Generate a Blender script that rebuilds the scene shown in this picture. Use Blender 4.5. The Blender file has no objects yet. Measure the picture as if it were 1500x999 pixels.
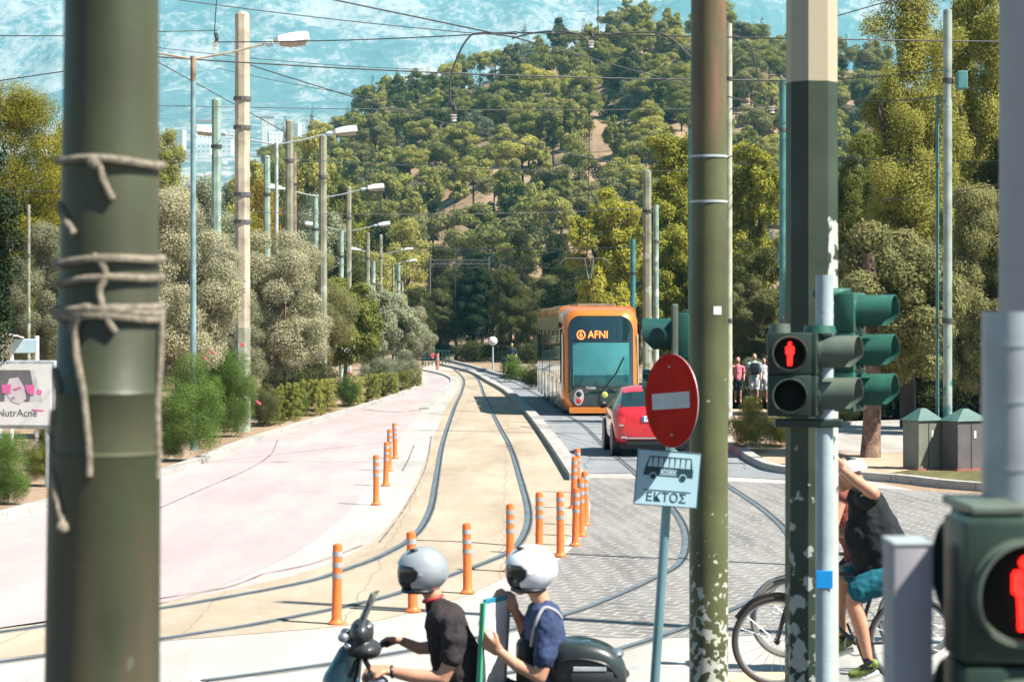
import bpy, bmesh, math, random
import numpy as np
from mathutils import Vector, Matrix, noise

# ------------------------------------------------------------------ camera, sky, sun, exposure
sc = bpy.context.scene
COL = sc.collection
F, CX, HZ, CAMH = 3300.0, 750.0, 470.0, 2.95
cam_d = bpy.data.cameras.new("camera"); cam = bpy.data.objects.new("camera", cam_d); COL.objects.link(cam)
cam.location = (0, 0, CAMH); cam.rotation_euler = (math.radians(90), 0, 0)
cam_d.sensor_width = 36; cam_d.lens = 36 * F / 1500; cam_d.shift_y = (HZ - 499.5) / 1500
cam_d.clip_start = 0.1; cam_d.clip_end = 20000
cam_d.dof.use_dof = True; cam_d.dof.focus_distance = 62; cam_d.dof.aperture_fstop = 6.0
sc.camera = cam
SUN_EL, SUN_AZ = math.radians(50), math.radians(65)     # azimuth: to the right of straight-behind-the-camera
sdir = Vector((math.sin(SUN_AZ) * math.cos(SUN_EL), -math.cos(SUN_AZ) * math.cos(SUN_EL), math.sin(SUN_EL)))
W = bpy.data.worlds.new("World"); sc.world = W; W.use_nodes = True
nt = W.node_tree; bg = nt.nodes["Background"]; sky = nt.nodes.new("ShaderNodeTexSky")
sky.sky_type = 'NISHITA'; sky.sun_disc = False; sky.sun_elevation = SUN_EL
sky.sun_rotation = math.atan2(sdir.x, sdir.y); sky.dust_density = 0.3; sky.ozone_density = 2.0
nt.links.new(sky.outputs[0], bg.inputs[0]); bg.inputs[1].default_value = 0.052
sl = bpy.data.lights.new("sun", 'SUN'); sl.energy = 4.9; sl.angle = math.radians(0.53); sl.color = (1.0, 0.95, 0.86)
so = bpy.data.objects.new("sun", sl); COL.objects.link(so); so.rotation_euler = (-sdir).to_track_quat('-Z', 'Y').to_euler()
sc.view_settings.view_transform = 'Standard'; sc.view_settings.look = 'None'
sc.view_settings.exposure = 1.22; sc.view_settings.gamma = 1
sc.render.engine = 'CYCLES'
sc.cycles.max_bounces = 6; sc.cycles.diffuse_bounces = 3; sc.cycles.glossy_bounces = 3
sc.cycles.transparent_max_bounces = 8; sc.cycles.volume_bounces = 0; sc.cycles.use_denoising = True
rnd = random.Random(11)

# ------------------------------------------------------------------ helpers
def P(px, py, d): return Vector(((px - CX) * d / F, d, CAMH - (py - HZ) * d / F))
def G(px, py, z=0.0):
    d = F * CAMH / max(py - HZ, 8); return Vector(((px - CX) * d / F, d, z))
def S(d): return F / d

def tag(o, label=None, cat=None, group=None, kind=None):
    if label: o["label"] = label
    if cat: o["category"] = cat
    if group: o["group"] = group
    if kind: o["kind"] = kind
    return o
def empty(name, loc=(0, 0, 0), rz=0.0, label=None, cat=None, group=None):
    o = bpy.data.objects.new(name, None); COL.objects.link(o); o.location = loc; o.rotation_euler = (0, 0, rz)
    return tag(o, label, cat, group)
def link(name, me, parent=None):
    o = bpy.data.objects.new(name, me); COL.objects.link(o)
    if parent: o.parent = parent
    return o
def copy_tree(o, parent=None):
    c = o.copy(); COL.objects.link(c); c.parent = parent
    if parent: c.matrix_parent_inverse = o.matrix_parent_inverse.copy()
    for ch in list(o.children): copy_tree(ch, c)
    return c

class MB:
    def __init__(s): s.v = []; s.f = []
    def add(s, vs, fs):
        b = len(s.v); s.v += [tuple(v) for v in vs]; s.f += [tuple(i + b for i in f) for f in fs]; return s
    def box(s, c, size, rz=0.0, bev=0.0):
        hx, hy, hz = [q / 2 for q in size]; b = min(bev, hx * .9, hy * .9, hz * .9)
        if b <= 0:
            vs = [(x, y, z) for x in (-hx, hx) for y in (-hy, hy) for z in (-hz, hz)]
            fs = [(0, 1, 3, 2), (4, 6, 7, 5), (0, 4, 5, 1), (2, 3, 7, 6), (0, 2, 6, 4), (1, 5, 7, 3)]
        else:
            bm = bmesh.new(); bmesh.ops.create_cube(bm, size=1)
            for v in bm.verts: v.co = Vector((v.co.x * 2 * hx, v.co.y * 2 * hy, v.co.z * 2 * hz))
            bmesh.ops.bevel(bm, geom=bm.edges[:], offset=b, segments=2, affect='EDGES', profile=.5)
            bm.verts.index_update(); vs = [v.co.copy() for v in bm.verts]; fs = [[v.index for v in f.verts] for f in bm.faces]; bm.free()
        m = Matrix.Rotation(rz, 4, 'Z'); c = Vector(c)
        return s.add([m @ Vector(v) + c for v in vs], fs)
    def rings(s, rings, cap=True, closed=True):
        n = len(rings[0]); vs = [p for r in rings for p in r]; fs = []
        for i in range(len(rings) - 1):
            for j in range(n if closed else n - 1):
                k = (j + 1) % n; fs.append((i * n + j, i * n + k, (i + 1) * n + k, (i + 1) * n + j))
        if cap: fs.append(tuple(reversed(range(n)))); fs.append(tuple((len(rings) - 1) * n + j for j in range(n)))
        return s.add(vs, fs)
    def cyl(s, p0, p1, r0, r1=None, n=16, cap=True, ph=0.0):
        r1 = r0 if r1 is None else r1; p0, p1 = Vector(p0), Vector(p1)
        q = (p1 - p0).to_track_quat('Z', 'Y')
        def ring(p, r): return [p + q @ Vector((r * math.cos(ph + 2 * math.pi * i / n), r * math.sin(ph + 2 * math.pi * i / n), 0)) for i in range(n)]
        return s.rings([ring(p0, r0), ring(p1, r1)], cap)
    def tube(s, pts, r, n=8, cap=True):
        pts = [Vector(p) for p in pts]; rings = []
        up = Vector((0.13, 0.2, 1)).normalized()
        for i, p in enumerate(pts):
            t = (pts[min(i + 1, len(pts) - 1)] - pts[max(i - 1, 0)]).normalized()
            a = t.cross(up)
            if a.length < .05: a = t.cross(Vector((1, .1, 0)))
            a.normalize(); b = a.cross(t); rr = r[i] if isinstance(r, (list, tuple)) else r
            rings.append([p + a * rr * math.cos(2 * math.pi * k / n) + b * rr * math.sin(2 * math.pi * k / n) for k in range(n)])
        return s.rings(rings, cap)
    def ball(s, c, r, n=14, m=9, rot=None):
        c = Vector(c); r = Vector(r) if hasattr(r, '__len__') else Vector((r, r, r)); vs = []; fs = []
        for i in range(m + 1):
            th = math.pi * i / m
            for j in range(n):
                a = 2 * math.pi * j / n; v = Vector((math.sin(th) * math.cos(a) * r.x, math.sin(th) * math.sin(a) * r.y, math.cos(th) * r.z))
                vs.append(c + (rot @ v if rot else v))
        for i in range(m):
            for j in range(n):
                k = (j + 1) % n; fs.append((i * n + j, (i + 1) * n + j, (i + 1) * n + k, i * n + k))
        return s.add(vs, fs)
    def torus(s, c, R, r, n=40, m=10, axis=Vector((0, 0, 1)), tilt=0.0):
        q = Vector(axis).to_track_quat('Z', 'Y'); c = Vector(c); rings = []
        for i in range(n):
            a = 2 * math.pi * i / n
            rings.append([c + q @ Vector(((R + r * math.cos(2 * math.pi * j / m)) * math.cos(a), (R + r * math.cos(2 * math.pi * j / m)) * math.sin(a), r * math.sin(2 * math.pi * j / m) + tilt * R * math.cos(a))) for j in range(m)])
        rings.append(rings[0]); return s.rings(rings, False)
    def prism(s, poly, q, c, depth):      # poly 2D (u,v) ; q maps (u,v,w) -> world ; w is thickness
        n = len(poly); a = [Vector(c) + q @ Vector((u, v, 0)) for u, v in poly]; b = [Vector(c) + q @ Vector((u, v, depth)) for u, v in poly]
        return s.rings([a, b], True)
    def build(s, name, mat, parent=None, smooth=False, angle=40):
        me = bpy.data.meshes.new(name); me.from_pydata(s.v, [], s.f); me.validate()
        me.materials.append(mat)
        bm = bmesh.new(); bm.from_mesh(me); bmesh.ops.remove_doubles(bm, verts=bm.verts, dist=1e-5)
        bmesh.ops.recalc_face_normals(bm, faces=bm.faces); bm.to_mesh(me); bm.free()
        if smooth:
            me.shade_smooth()
            try: me.set_sharp_from_angle(angle=math.radians(angle))
            except Exception: pass
        return link(name, me, parent)

def catmull(pts, k=8):
    pts = [Vector(p) for p in pts]; out = []
    for i in range(len(pts) - 1):
        p0 = pts[max(i - 1, 0)]; p1 = pts[i]; p2 = pts[i + 1]; p3 = pts[min(i + 2, len(pts) - 1)]
        for j in range(k):
            t = j / k; out.append(.5 * ((2 * p1) + (p2 - p0) * t + (2 * p0 - 5 * p1 + 4 * p2 - p3) * t * t + (3 * p1 - p0 - 3 * p2 + p3) * t ** 3))
    out.append(pts[-1]); return out
def gpoly(px, k=6, z=0.0): return [G(p.x, p.y, z) for p in catmull([Vector((a, b, 0)) for a, b in px], k)]

# ------------------------------------------------------------------ materials
def mat(name, col, rough=.6, metal=0.0, var=.12, vscale=3.0, bump=0.0, bscale=30.0, emit=None, coat=0.0, spec=.5, dirt=None, obj=True):
    m = bpy.data.materials.new(name); m.use_nodes = True; t = m.node_tree; b = t.nodes["Principled BSDF"]
    b.inputs["Roughness"].default_value = rough; b.inputs["Metallic"].default_value = metal
    b.inputs["Coat Weight"].default_value = coat; b.inputs["Specular IOR Level"].default_value = spec
    tc = t.nodes.new("ShaderNodeTexCoord"); n = t.nodes.new("ShaderNodeTexNoise"); n.inputs["Scale"].default_value = vscale; n.inputs["Detail"].default_value = 6
    t.links.new(tc.outputs["Object"], n.inputs["Vector"])
    r = t.nodes.new("ShaderNodeValToRGB"); r.color_ramp.elements[0].position = .3; r.color_ramp.elements[1].position = .7
    c2 = dirt if dirt else tuple(c * (1 - 2 * var) for c in col)
    r.color_ramp.elements[0].color = (*c2, 1); r.color_ramp.elements[1].color = (*[min(1, c * (1 + var)) for c in col], 1)
    t.links.new(n.outputs["Fac"], r.inputs[0]); t.links.new(r.outputs[0], b.inputs["Base Color"])
    if bump:
        n2 = t.nodes.new("ShaderNodeTexNoise"); n2.inputs["Scale"].default_value = bscale; n2.inputs["Detail"].default_value = 4
        t.links.new(tc.outputs["Object"], n2.inputs["Vector"]); bp = t.nodes.new("ShaderNodeBump"); bp.inputs["Strength"].default_value = bump; bp.inputs["Distance"].default_value = .02
        t.links.new(n2.outputs["Fac"], bp.inputs["Height"]); t.links.new(bp.outputs[0], b.inputs["Normal"])
    if emit: b.inputs["Emission Color"].default_value = (*emit[0], 1); b.inputs["Emission Strength"].default_value = emit[1]
    m.diffuse_color = (*col, 1); return m

def paint_pole(name, base, under, z0, z1, amount=.52, top=None, topz=99, rust=None, scale=9.0, rz=(3.2, 4.2), xgate=None):
    """old painted pole: peeling patches between heights z0..z1, optional other colour above topz"""
    m = mat(name, base, .5, var=.22, vscale=2.2, bump=.05, bscale=26); t = m.node_tree; b = t.nodes["Principled BSDF"]
    src = b.inputs["Base Color"].links[0].from_socket
    g = t.nodes.new("ShaderNodeTexCoord"); sx = t.nodes.new("ShaderNodeSeparateXYZ"); t.links.new(g.outputs["Object"], sx.inputs[0])
    n = t.nodes.new("ShaderNodeTexNoise"); n.inputs["Scale"].default_value = scale; n.inputs["Detail"].default_value = 5
    t.links.new(g.outputs["Object"], n.inputs["Vector"])
    mr = t.nodes.new("ShaderNodeMapRange"); mr.inputs[1].default_value = z1; mr.inputs[2].default_value = z0; mr.inputs[3].default_value = -.18; mr.inputs[4].default_value = .12
    t.links.new(sx.outputs[2], mr.inputs[0]); ad = t.nodes.new("ShaderNodeMath"); ad.operation = 'ADD'; t.links.new(n.outputs["Fac"], ad.inputs[0]); t.links.new(mr.outputs[0], ad.inputs[1])
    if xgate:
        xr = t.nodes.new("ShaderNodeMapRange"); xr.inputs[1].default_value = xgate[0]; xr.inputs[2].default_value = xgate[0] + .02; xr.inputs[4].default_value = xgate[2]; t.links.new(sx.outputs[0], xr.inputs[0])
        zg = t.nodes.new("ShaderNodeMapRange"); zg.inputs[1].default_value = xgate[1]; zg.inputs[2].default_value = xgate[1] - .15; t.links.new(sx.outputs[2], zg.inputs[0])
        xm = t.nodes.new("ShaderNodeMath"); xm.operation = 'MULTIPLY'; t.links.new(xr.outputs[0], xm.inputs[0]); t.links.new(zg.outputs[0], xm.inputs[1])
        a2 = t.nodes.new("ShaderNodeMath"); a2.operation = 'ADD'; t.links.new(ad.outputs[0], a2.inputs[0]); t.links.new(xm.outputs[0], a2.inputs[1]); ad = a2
    st = t.nodes.new("ShaderNodeMapRange"); st.inputs[1].default_value = amount; st.inputs[2].default_value = amount + .03; t.links.new(ad.outputs[0], st.inputs[0])
    mx = t.nodes.new("ShaderNodeMix"); mx.data_type = 'RGBA'; t.links.new(st.outputs[0], mx.inputs[0]); t.links.new(src, mx.inputs[6]); mx.inputs[7].default_value = (*under, 1)
    out = mx.outputs[2]
    if rust:
        n3 = t.nodes.new("ShaderNodeTexNoise"); n3.inputs["Scale"].default_value = 2.2; mp = t.nodes.new("ShaderNodeMapping"); mp.inputs["Scale"].default_value = (3, 3, .5)
        t.links.new(g.outputs["Object"], mp.inputs[0]); t.links.new(mp.outputs[0], n3.inputs["Vector"])
        s3 = t.nodes.new("ShaderNodeMapRange"); s3.inputs[1].default_value = .48; s3.inputs[2].default_value = .68; s3.inputs[4].default_value = .85; t.links.new(n3.outputs["Fac"], s3.inputs[0])
        zz = t.nodes.new("ShaderNodeMapRange"); zz.inputs[1].default_value = rz[0]; zz.inputs[2].default_value = rz[1]; t.links.new(sx.outputs[2], zz.inputs[0])
        mu = t.nodes.new("ShaderNodeMath"); mu.operation = 'MULTIPLY'; t.links.new(s3.outputs[0], mu.inputs[0]); t.links.new(zz.outputs[0], mu.inputs[1])
        m4 = t.nodes.new("ShaderNodeMix"); m4.data_type = 'RGBA'; t.links.new(mu.outputs[0], m4.inputs[0]); t.links.new(out, m4.inputs[6]); m4.inputs[7].default_value = (*rust, 1); out = m4.outputs[2]
    if top:
        gt = t.nodes.new("ShaderNodeMath"); gt.operation = 'GREATER_THAN'; gt.inputs[1].default_value = topz; t.links.new(sx.outputs[2], gt.inputs[0])
        m5 = t.nodes.new("ShaderNodeMix"); m5.data_type = 'RGBA'; t.links.new(gt.outputs[0], m5.inputs[0]); t.links.new(out, m5.inputs[6]); m5.inputs[7].default_value = (*top, 1); out = m5.outputs[2]
    t.links.new(out, b.inputs["Base Color"]); return m

def leafmat(name, c1, c2, trans=.3):
    m = bpy.data.materials.new(name); m.use_nodes = True; t = m.node_tree; t.nodes.clear()
    out = t.nodes.new("ShaderNodeOutputMaterial"); d = t.nodes.new("ShaderNodeBsdfDiffuse"); tr = t.nodes.new("ShaderNodeBsdfTranslucent"); mx = t.nodes.new("ShaderNodeMixShader")
    mx.inputs[0].default_value = trans; tc = t.nodes.new("ShaderNodeTexCoord"); n = t.nodes.new("ShaderNodeTexNoise"); n.inputs["Scale"].default_value = 3.5; n.inputs["Detail"].default_value = 3
    t.links.new(tc.outputs["Object"], n.inputs["Vector"]); oi = t.nodes.new("ShaderNodeObjectInfo")
    ad = t.nodes.new("ShaderNodeMath"); ad.operation = 'MULTIPLY_ADD'; ad.inputs[1].default_value = .5; t.links.new(oi.outputs["Random"], ad.inputs[0]); t.links.new(n.outputs["Fac"], ad.inputs[2])
    r = t.nodes.new("ShaderNodeValToRGB"); r.color_ramp.elements[0].position = .35; r.color_ramp.elements[1].position = 1.1 if False else 1.0
    r.color_ramp.elements[0].color = (*c1, 1); r.color_ramp.elements[1].color = (*c2, 1); t.links.new(ad.outputs[0], r.inputs[0])
    t.links.new(r.outputs[0], d.inputs[0]); t.links.new(r.outputs[0], tr.inputs[0])
    t.links.new(d.outputs[0], mx.inputs[1]); t.links.new(tr.outputs[0], mx.inputs[2]); t.links.new(mx.outputs[0], out.inputs[0]); return m

M = {}
M['white'] = mat('white_paint', (.78, .78, .76), .4, var=.04)
M['black'] = mat('black_plastic', (.012, .013, .014), .45, var=.1)
M['rubber'] = mat('rubber', (.02, .02, .02), .8)
M['steel'] = mat('steel', (.42, .45, .46), .35, .8, var=.1, vscale=8)
M['greypost'] = mat('weathered_grey_post', (.38, .42, .44), .4, .2, var=.15, vscale=5)
M['galv'] = mat('galvanised', (.50, .55, .56), .5, .3, var=.12, vscale=6)
M['greypole'] = mat('pale_blue_grey_post_paint', (.36, .43, .45), .45, var=.1, vscale=4, bump=.1)
M['skin'] = mat('skin', (.52, .27, .17), .5, var=.08, vscale=9)
M['glass'] = mat('dark_glass', (.012, .03, .034), .04, var=.05, spec=.9, coat=.6)
M['red'] = mat('car_red', (.62, .012, .018), .3, coat=1, var=.03)
M['chrome'] = mat('chrome', (.8, .8, .8), .12, 1, var=.02)
M['orange'] = mat('tram_orange', (.72, .22, .03), .3, .25, coat=.8, var=.05)
M['wood'] = mat('bark', (.19, .12, .08), .9, var=.3, vscale=6, bump=.8, bscale=14)
M['darkbark'] = mat('dark_bark', (.085, .06, .045), .9, var=.3, vscale=6, bump=.8, bscale=14)
M['concrete'] = mat('aged_concrete', (.47, .42, .33), .85, var=.12, vscale=2, bump=.3, bscale=40)
M['darkgrey'] = mat('dark_grey_metal', (.10, .10, .10), .6)
M['wire'] = mat('cable', (.05, .05, .055), .6)
M['porc'] = mat('porcelain', (.75, .72, .68), .3)
M['tlgreen'] = mat('signal_green_housing', (.020, .040, .027), .42, var=.15, vscale=7)
M['tlteal'] = mat('signal_teal_housing', (.030, .125, .090), .42, var=.15, vscale=7)
M['tldark'] = mat('signal_dark_teal_housing', (.012, .07, .06), .42, var=.1, vscale=7)
M['hood'] = mat('signal_hood_olive', (.12, .15, .115), .45, var=.12, vscale=9)

# ------------------------------------------------------------------ ground
def sheet(name, pts, m, z, kind='structure'):
    vs = [Vector((p.x, p.y, z)) for p in pts]; me = bpy.data.meshes.new(name)
    bm = bmesh.new(); f = bm.faces.new([bm.verts.new(v) for v in vs]); bmesh.ops.triangulate(bm, faces=[f])
    bmesh.ops.recalc_face_normals(bm, faces=bm.faces)
    for q in bm.faces:
        if q.normal.z < 0: q.normal_flip()
    bm.to_mesh(me); bm.free(); me.materials.append(m); o = link(name, me); o["kind"] = kind; return o

def groundmat(name, c1, c2, c3=None, scale=.6, rough=.9, fine=12, seams=None, seamcol=(.1, .1, .1)):
    m = bpy.data.materials.new(name); m.use_nodes = True; t = m.node_tree; b = t.nodes["Principled BSDF"]; b.inputs["Roughness"].default_value = rough; b.inputs["Specular IOR Level"].default_value = .25
    tc = t.nodes.new("ShaderNodeTexCoord"); n = t.nodes.new("ShaderNodeTexNoise"); n.inputs["Scale"].default_value = scale; n.inputs["Detail"].default_value = 9; n.inputs["Roughness"].default_value = .65
    gm = t.nodes.new("ShaderNodeMapping"); gm.inputs["Scale"].default_value = (1.6, .3, 1); gm.inputs["Rotation"].default_value = (0, 0, .04); t.links.new(tc.outputs["Object"], gm.inputs[0]); t.links.new(gm.outputs[0], n.inputs["Vector"]); r = t.nodes.new("ShaderNodeValToRGB"); r.color_ramp.elements[0].position = .36; r.color_ramp.elements[1].position = .62
    r.color_ramp.elements[0].color = (*c1, 1); r.color_ramp.elements[1].color = (*c2, 1); t.links.new(n.outputs["Fac"], r.inputs[0]); src = r.outputs[0]
    n2 = t.nodes.new("ShaderNodeTexNoise"); n2.inputs["Scale"].default_value = fine; n2.inputs["Detail"].default_value = 8; t.links.new(tc.outputs["Object"], n2.inputs["Vector"])
    if c3:
        s = t.nodes.new("ShaderNodeMapRange"); s.inputs[1].default_value = .56; s.inputs[2].default_value = .68; t.links.new(n2.outputs["Fac"], s.inputs[0])
        mx = t.nodes.new("ShaderNodeMix"); mx.data_type = 'RGBA'; t.links.new(s.outputs[0], mx.inputs[0]); t.links.new(src, mx.inputs[6]); mx.inputs[7].default_value = (*c3, 1); src = mx.outputs[2]
    if seams:
        br = t.nodes.new("ShaderNodeTexBrick"); br.inputs["Scale"].default_value = 1; br.inputs["Brick Width"].default_value = seams[0]; br.inputs["Row Height"].default_value = seams[1]
        br.inputs["Mortar Size"].default_value = seams[2]; br.inputs["Mortar Smooth"].default_value = .3; br.offset = seams[3] if len(seams) > 3 else .5
        wn = t.nodes.new("ShaderNodeTexNoise"); wn.inputs["Scale"].default_value = 1.1; t.links.new(tc.outputs["Object"], wn.inputs["Vector"])
        va = t.nodes.new("ShaderNodeVectorMath"); va.operation = 'MULTIPLY_ADD'; va.inputs[1].default_value = (.25, .25, 0); t.links.new(wn.outputs["Color"], va.inputs[0]); t.links.new(tc.outputs["Object"], va.inputs[2])
        mp = t.nodes.new("ShaderNodeMapping"); mp.inputs["Rotation"].default_value = (0, 0, seams[4] if len(seams) > 4 else 0); t.links.new(va.outputs[0], mp.inputs[0]); t.links.new(mp.outputs[0], br.inputs[0])
        mx = t.nodes.new("ShaderNodeMix"); mx.data_type = 'RGBA'; t.links.new(br.outputs["Fac"], mx.inputs[0]); t.links.new(src, mx.inputs[6]); mx.inputs[7].default_value = (*seamcol, 1); src = mx.outputs[2]
    t.links.new(src, b.inputs["Base Color"]); bp = t.nodes.new("ShaderNodeBump"); bp.inputs["Strength"].default_value = .4; bp.inputs["Distance"].default_value = .02
    t.links.new(n2.outputs["Fac"], bp.inputs["Height"]); t.links.new(bp.outputs[0], b.inputs["Normal"]); return m

g_soil = groundmat('dry_soil', (.24, .16, .10), (.36, .26, .18), (.12, .10, .05), .35, fine=5)
g_pink = groundmat('faded_pink_asphalt', (.345, .28, .272), (.42, .355, .345), (.38, .33, .315), .5, fine=22)
g_yel = groundmat('cream_yellow_trackbed', (.31, .245, .175), (.43, .35, .262), (.37, .33, .28), .55, fine=5, seams=(1.5, 2.4, .012, .0), seamcol=(.28, .22, .16))
g_pale = groundmat('pale_worn_concrete', (.32, .30, .275), (.46, .43, .39), (.36, .335, .305), .6, fine=7)
g_cob = groundmat('stone_setts', (.125, .12, .115), (.23, .22, .205), (.29, .275, .25), .9, fine=11, seams=(.30, .22, .016, .5, .5), seamcol=(.36, .34, .31))
g_lane = groundmat('light_grey_lane', (.19, .20, .21), (.27, .275, .28), (.155, .16, .17), .5, fine=14, seams=(3.2, 4.5, .02, .5, .07), seamcol=(.14, .15, .16))
g_walk = groundmat('pale_paving', (.30, .275, .25), (.40, .365, .33), None, .8, fine=10, seams=(.5, .5, .01), seamcol=(.3, .28, .25))
g_kerb = groundmat('kerb_stone', (.32, .305, .285), (.44, .42, .385), (.2, .19, .18), 2, fine=18, seams=(1.0, 30, .02, .5, 1.5), seamcol=(.28, .26, .24))
g_grass = groundmat('dry_verge_grass', (.05, .06, .018), (.14, .13, .045), (.26, .20, .11), 1.4, fine=14)

big = [Vector((-4000, -60, 0)), Vector((4000, -60, 0)), Vector((4000, 7800, 0)), Vector((-4000, 7800, 0))]
sheet('ground', big, g_soil, 0)
# the whole carriageway first: pale worn concrete, then coloured sheets above it
sheet('carriageway', [Vector((-9, -8, 0)), Vector((9, -8, 0)), Vector((9.5, 26, 0)), Vector((6.1, 44, 0))] + [G(1065, 655), G(760, 560), G(690, 538), G(640, 530), G(618, 540), G(618, 566), G(560, 590), G(480, 615), G(375, 648), G(235, 704), G(0, 752), G(-700, 940)], g_pale, .004)
def strip(name, L, R, m, z, k=8): return sheet(name, gpoly(L, k) + list(reversed(gpoly(R, k))), m, z)
strip('bus_path', [(622, 543), (628, 560), (617, 568), (560, 589), (480, 614), (375, 646), (235, 698), (0, 768), (-330, 850)],
      [(638, 543), (656, 553), (660, 562), (642, 581), (604, 618), (556, 690), (500, 760), (400, 826), (240, 884), (0, 922), (-330, 960)], g_pink, .008)
strip('track_bed', [(640, 540), (672, 556), (668, 575), (652, 600), (636, 640), (612, 700), (585, 750), (535, 800), (430, 843), (235, 884), (0, 920), (-330, 968)],
      [(690, 545), (716, 560), (744, 577), (768, 600), (786, 620), (812, 655), (838, 693), (845, 740), (822, 800), (690, 869), (600, 898), (493, 918), (235, 940), (0, 966), (-330, 1010)], g_yel, .008)
sheet('tram_lane', gpoly([(640, 532), (690, 547), (716, 560), (746, 577), (770, 600), (788, 620), (815, 655), (842, 694)], 8) + gpoly([(940, 694), (1092, 700), (1190, 706)], 2) + list(reversed(gpoly([(690, 536), (722, 547), (757, 557), (860, 580), (960, 612), (1068, 655), (1150, 695)], 5))), g_lane, .012)
sheet('cobbled_paving', gpoly([(852, 700), (940, 702), (1090, 706), (1300, 716), (1480, 728)], 2) + [G(1600, 900)] + gpoly([(1480, 935), (1200, 930), (950, 935), (830, 930), (700, 915), (770, 860), (850, 790), (866, 740)], 4), g_cob, .008)
sheet('right_verge', gpoly([(757, 556), (860, 579), (960, 611), (1068, 654), (1152, 693), (1266, 702), (1437, 718), (1800, 740)], 5) + [Vector((26, 34, 0)), Vector((26, 48, 0))] + [G(1240, 650), G(1100, 610), G(900, 560), G(760, 545)], g_grass, .016)
sheet('earth_verge', [G(1068, 653), G(1150, 690), G(1266, 700), G(1330, 690), G(1330, 660), G(1235, 650), G(1120, 600), G(1000, 600)], groundmat('verge_earth', (.40, .27, .18), (.50, .36, .25), (.2, .15, .1), .8), .021)
sheet('park_footpath', [G(1090, 615), G(1190, 620), G(1500, 622), G(1900, 622), G(1900, 668), G(1500, 668), G(1240, 664), G(1150, 650)], g_walk, .025)
sheet('crossing_paving', [Vector((-9, 18.6, 0)), Vector((-2.2, 18.6, 0)), Vector((1.0, 19.2, 0)), Vector((8, 19.2, 0)), Vector((8, 17.4, 0)), Vector((-9, 17.4, 0))], groundmat('crossing_pale', (.29, .28, .265), (.44, .42, .39), (.27, .26, .25), .6), .012)
sheet('street', [Vector((-45, -55, 0)), Vector((45, -55, 0)), Vector((45, 17.3, 0)), Vector((-45, 17.3, 0))], groundmat('bounce_cut_asphalt', (.05, .05, .052), (.085, .085, .085), None, .5, fine=20), .010)  # unseen dark asphalt sheet, added to cut light bounced up onto the poles
sheet('tactile_strip', [G(1060, 990), G(1148, 985), G(1200, 1100), G(1040, 1110)], groundmat('tactile', (.68, .47, .26), (.74, .53, .32), None, 3), .018)

def ribbon(mb, pts, w, z0, z1, off=0.0):
    L, R, n = [], [], len(pts)
    for i, p in enumerate(pts):
        t = (pts[min(i + 1, n - 1)] - pts[max(i - 1, 0)]); t.z = 0; t.normalize(); s = Vector((t.y, -t.x, 0))
        L.append(Vector((p.x, p.y, 0)) + s * (off - w / 2)); R.append(Vector((p.x, p.y, 0)) + s * (off + w / 2))
    rings = [[a + Vector((0, 0, z0)), a + Vector((0, 0, z1)), b + Vector((0, 0, z1)), b + Vector((0, 0, z0))] for a, b in zip(L, R)]
    mb.rings(rings, True)
def kerb(pts, w=.16, h=.13, k=8):
    mb = MB(); ribbon(mb, gpoly(pts, k), w, -.02, h); o = mb.build('kerb', g_kerb); o["kind"] = 'structure'; return o
kerb([(642, 534), (690, 546), (716, 560), (744, 576), (768, 599), (786, 619), (812, 654), (830, 680), (846, 704)], .3, .14)
kerb([(655, 529), (690, 538), (722, 548), (757, 557), (860, 580), (960, 612), (1066, 654), (1110, 681), (1152, 694), (1266, 703), (1330, 708), (1437, 719), (1800, 742)], .22, .15)
kerb([(628, 560), (617, 567), (560, 588), (480, 613), (375, 645), (235, 697), (0, 760), (-330, 842)], .3, .10)
kerb([(622, 543), (655, 551), (664, 561), (644, 580), (622, 600)], .3, .08)
kerb([(1235, 624), (1330, 621), (1500, 621)], .2, .12, 2)

def seam(pts, w, k=6):
    mb = MB(); ribbon(mb, gpoly(pts, k), w * .55, .0, .019); o = mb.build('seam_shadow_line', g_seam_shadow); o["kind"] = 'structure'
g_seam_shadow = mat('tar_and_shadow_line', (.25, .195, .19), .8, var=.3, vscale=2)  # cracks and tar lines, with shadow lines painted in the same colour
seam([(232, 746), (300, 716), (360, 690), (395, 668), (407, 645)], .05); seam([(607, 652), (600, 670), (590, 690)], .05);
seam([(632, 640), (622, 690), (590, 750), (556, 795)], .05); seam([(385, 842), (460, 826), (530, 800)], .05); seam([(235, 878), (330, 862), (385, 842)], .04)
seam([(660, 602), (730, 604), (768, 603)], .03); seam([(600, 792), (680, 795), (745, 800)], .03); seam([(530, 600), (580, 604), (622, 600)], .05)
M['railsteel'] = mat('rail_steel', (.17, .20, .22), .5, .3, var=.15, vscale=3)
M['railgap'] = mat('rail_groove_dark', (.03, .03, .03), .8)
M['railbed'] = mat('rail_surround_grey', (.20, .205, .20), .8, var=.2, vscale=2)
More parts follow.
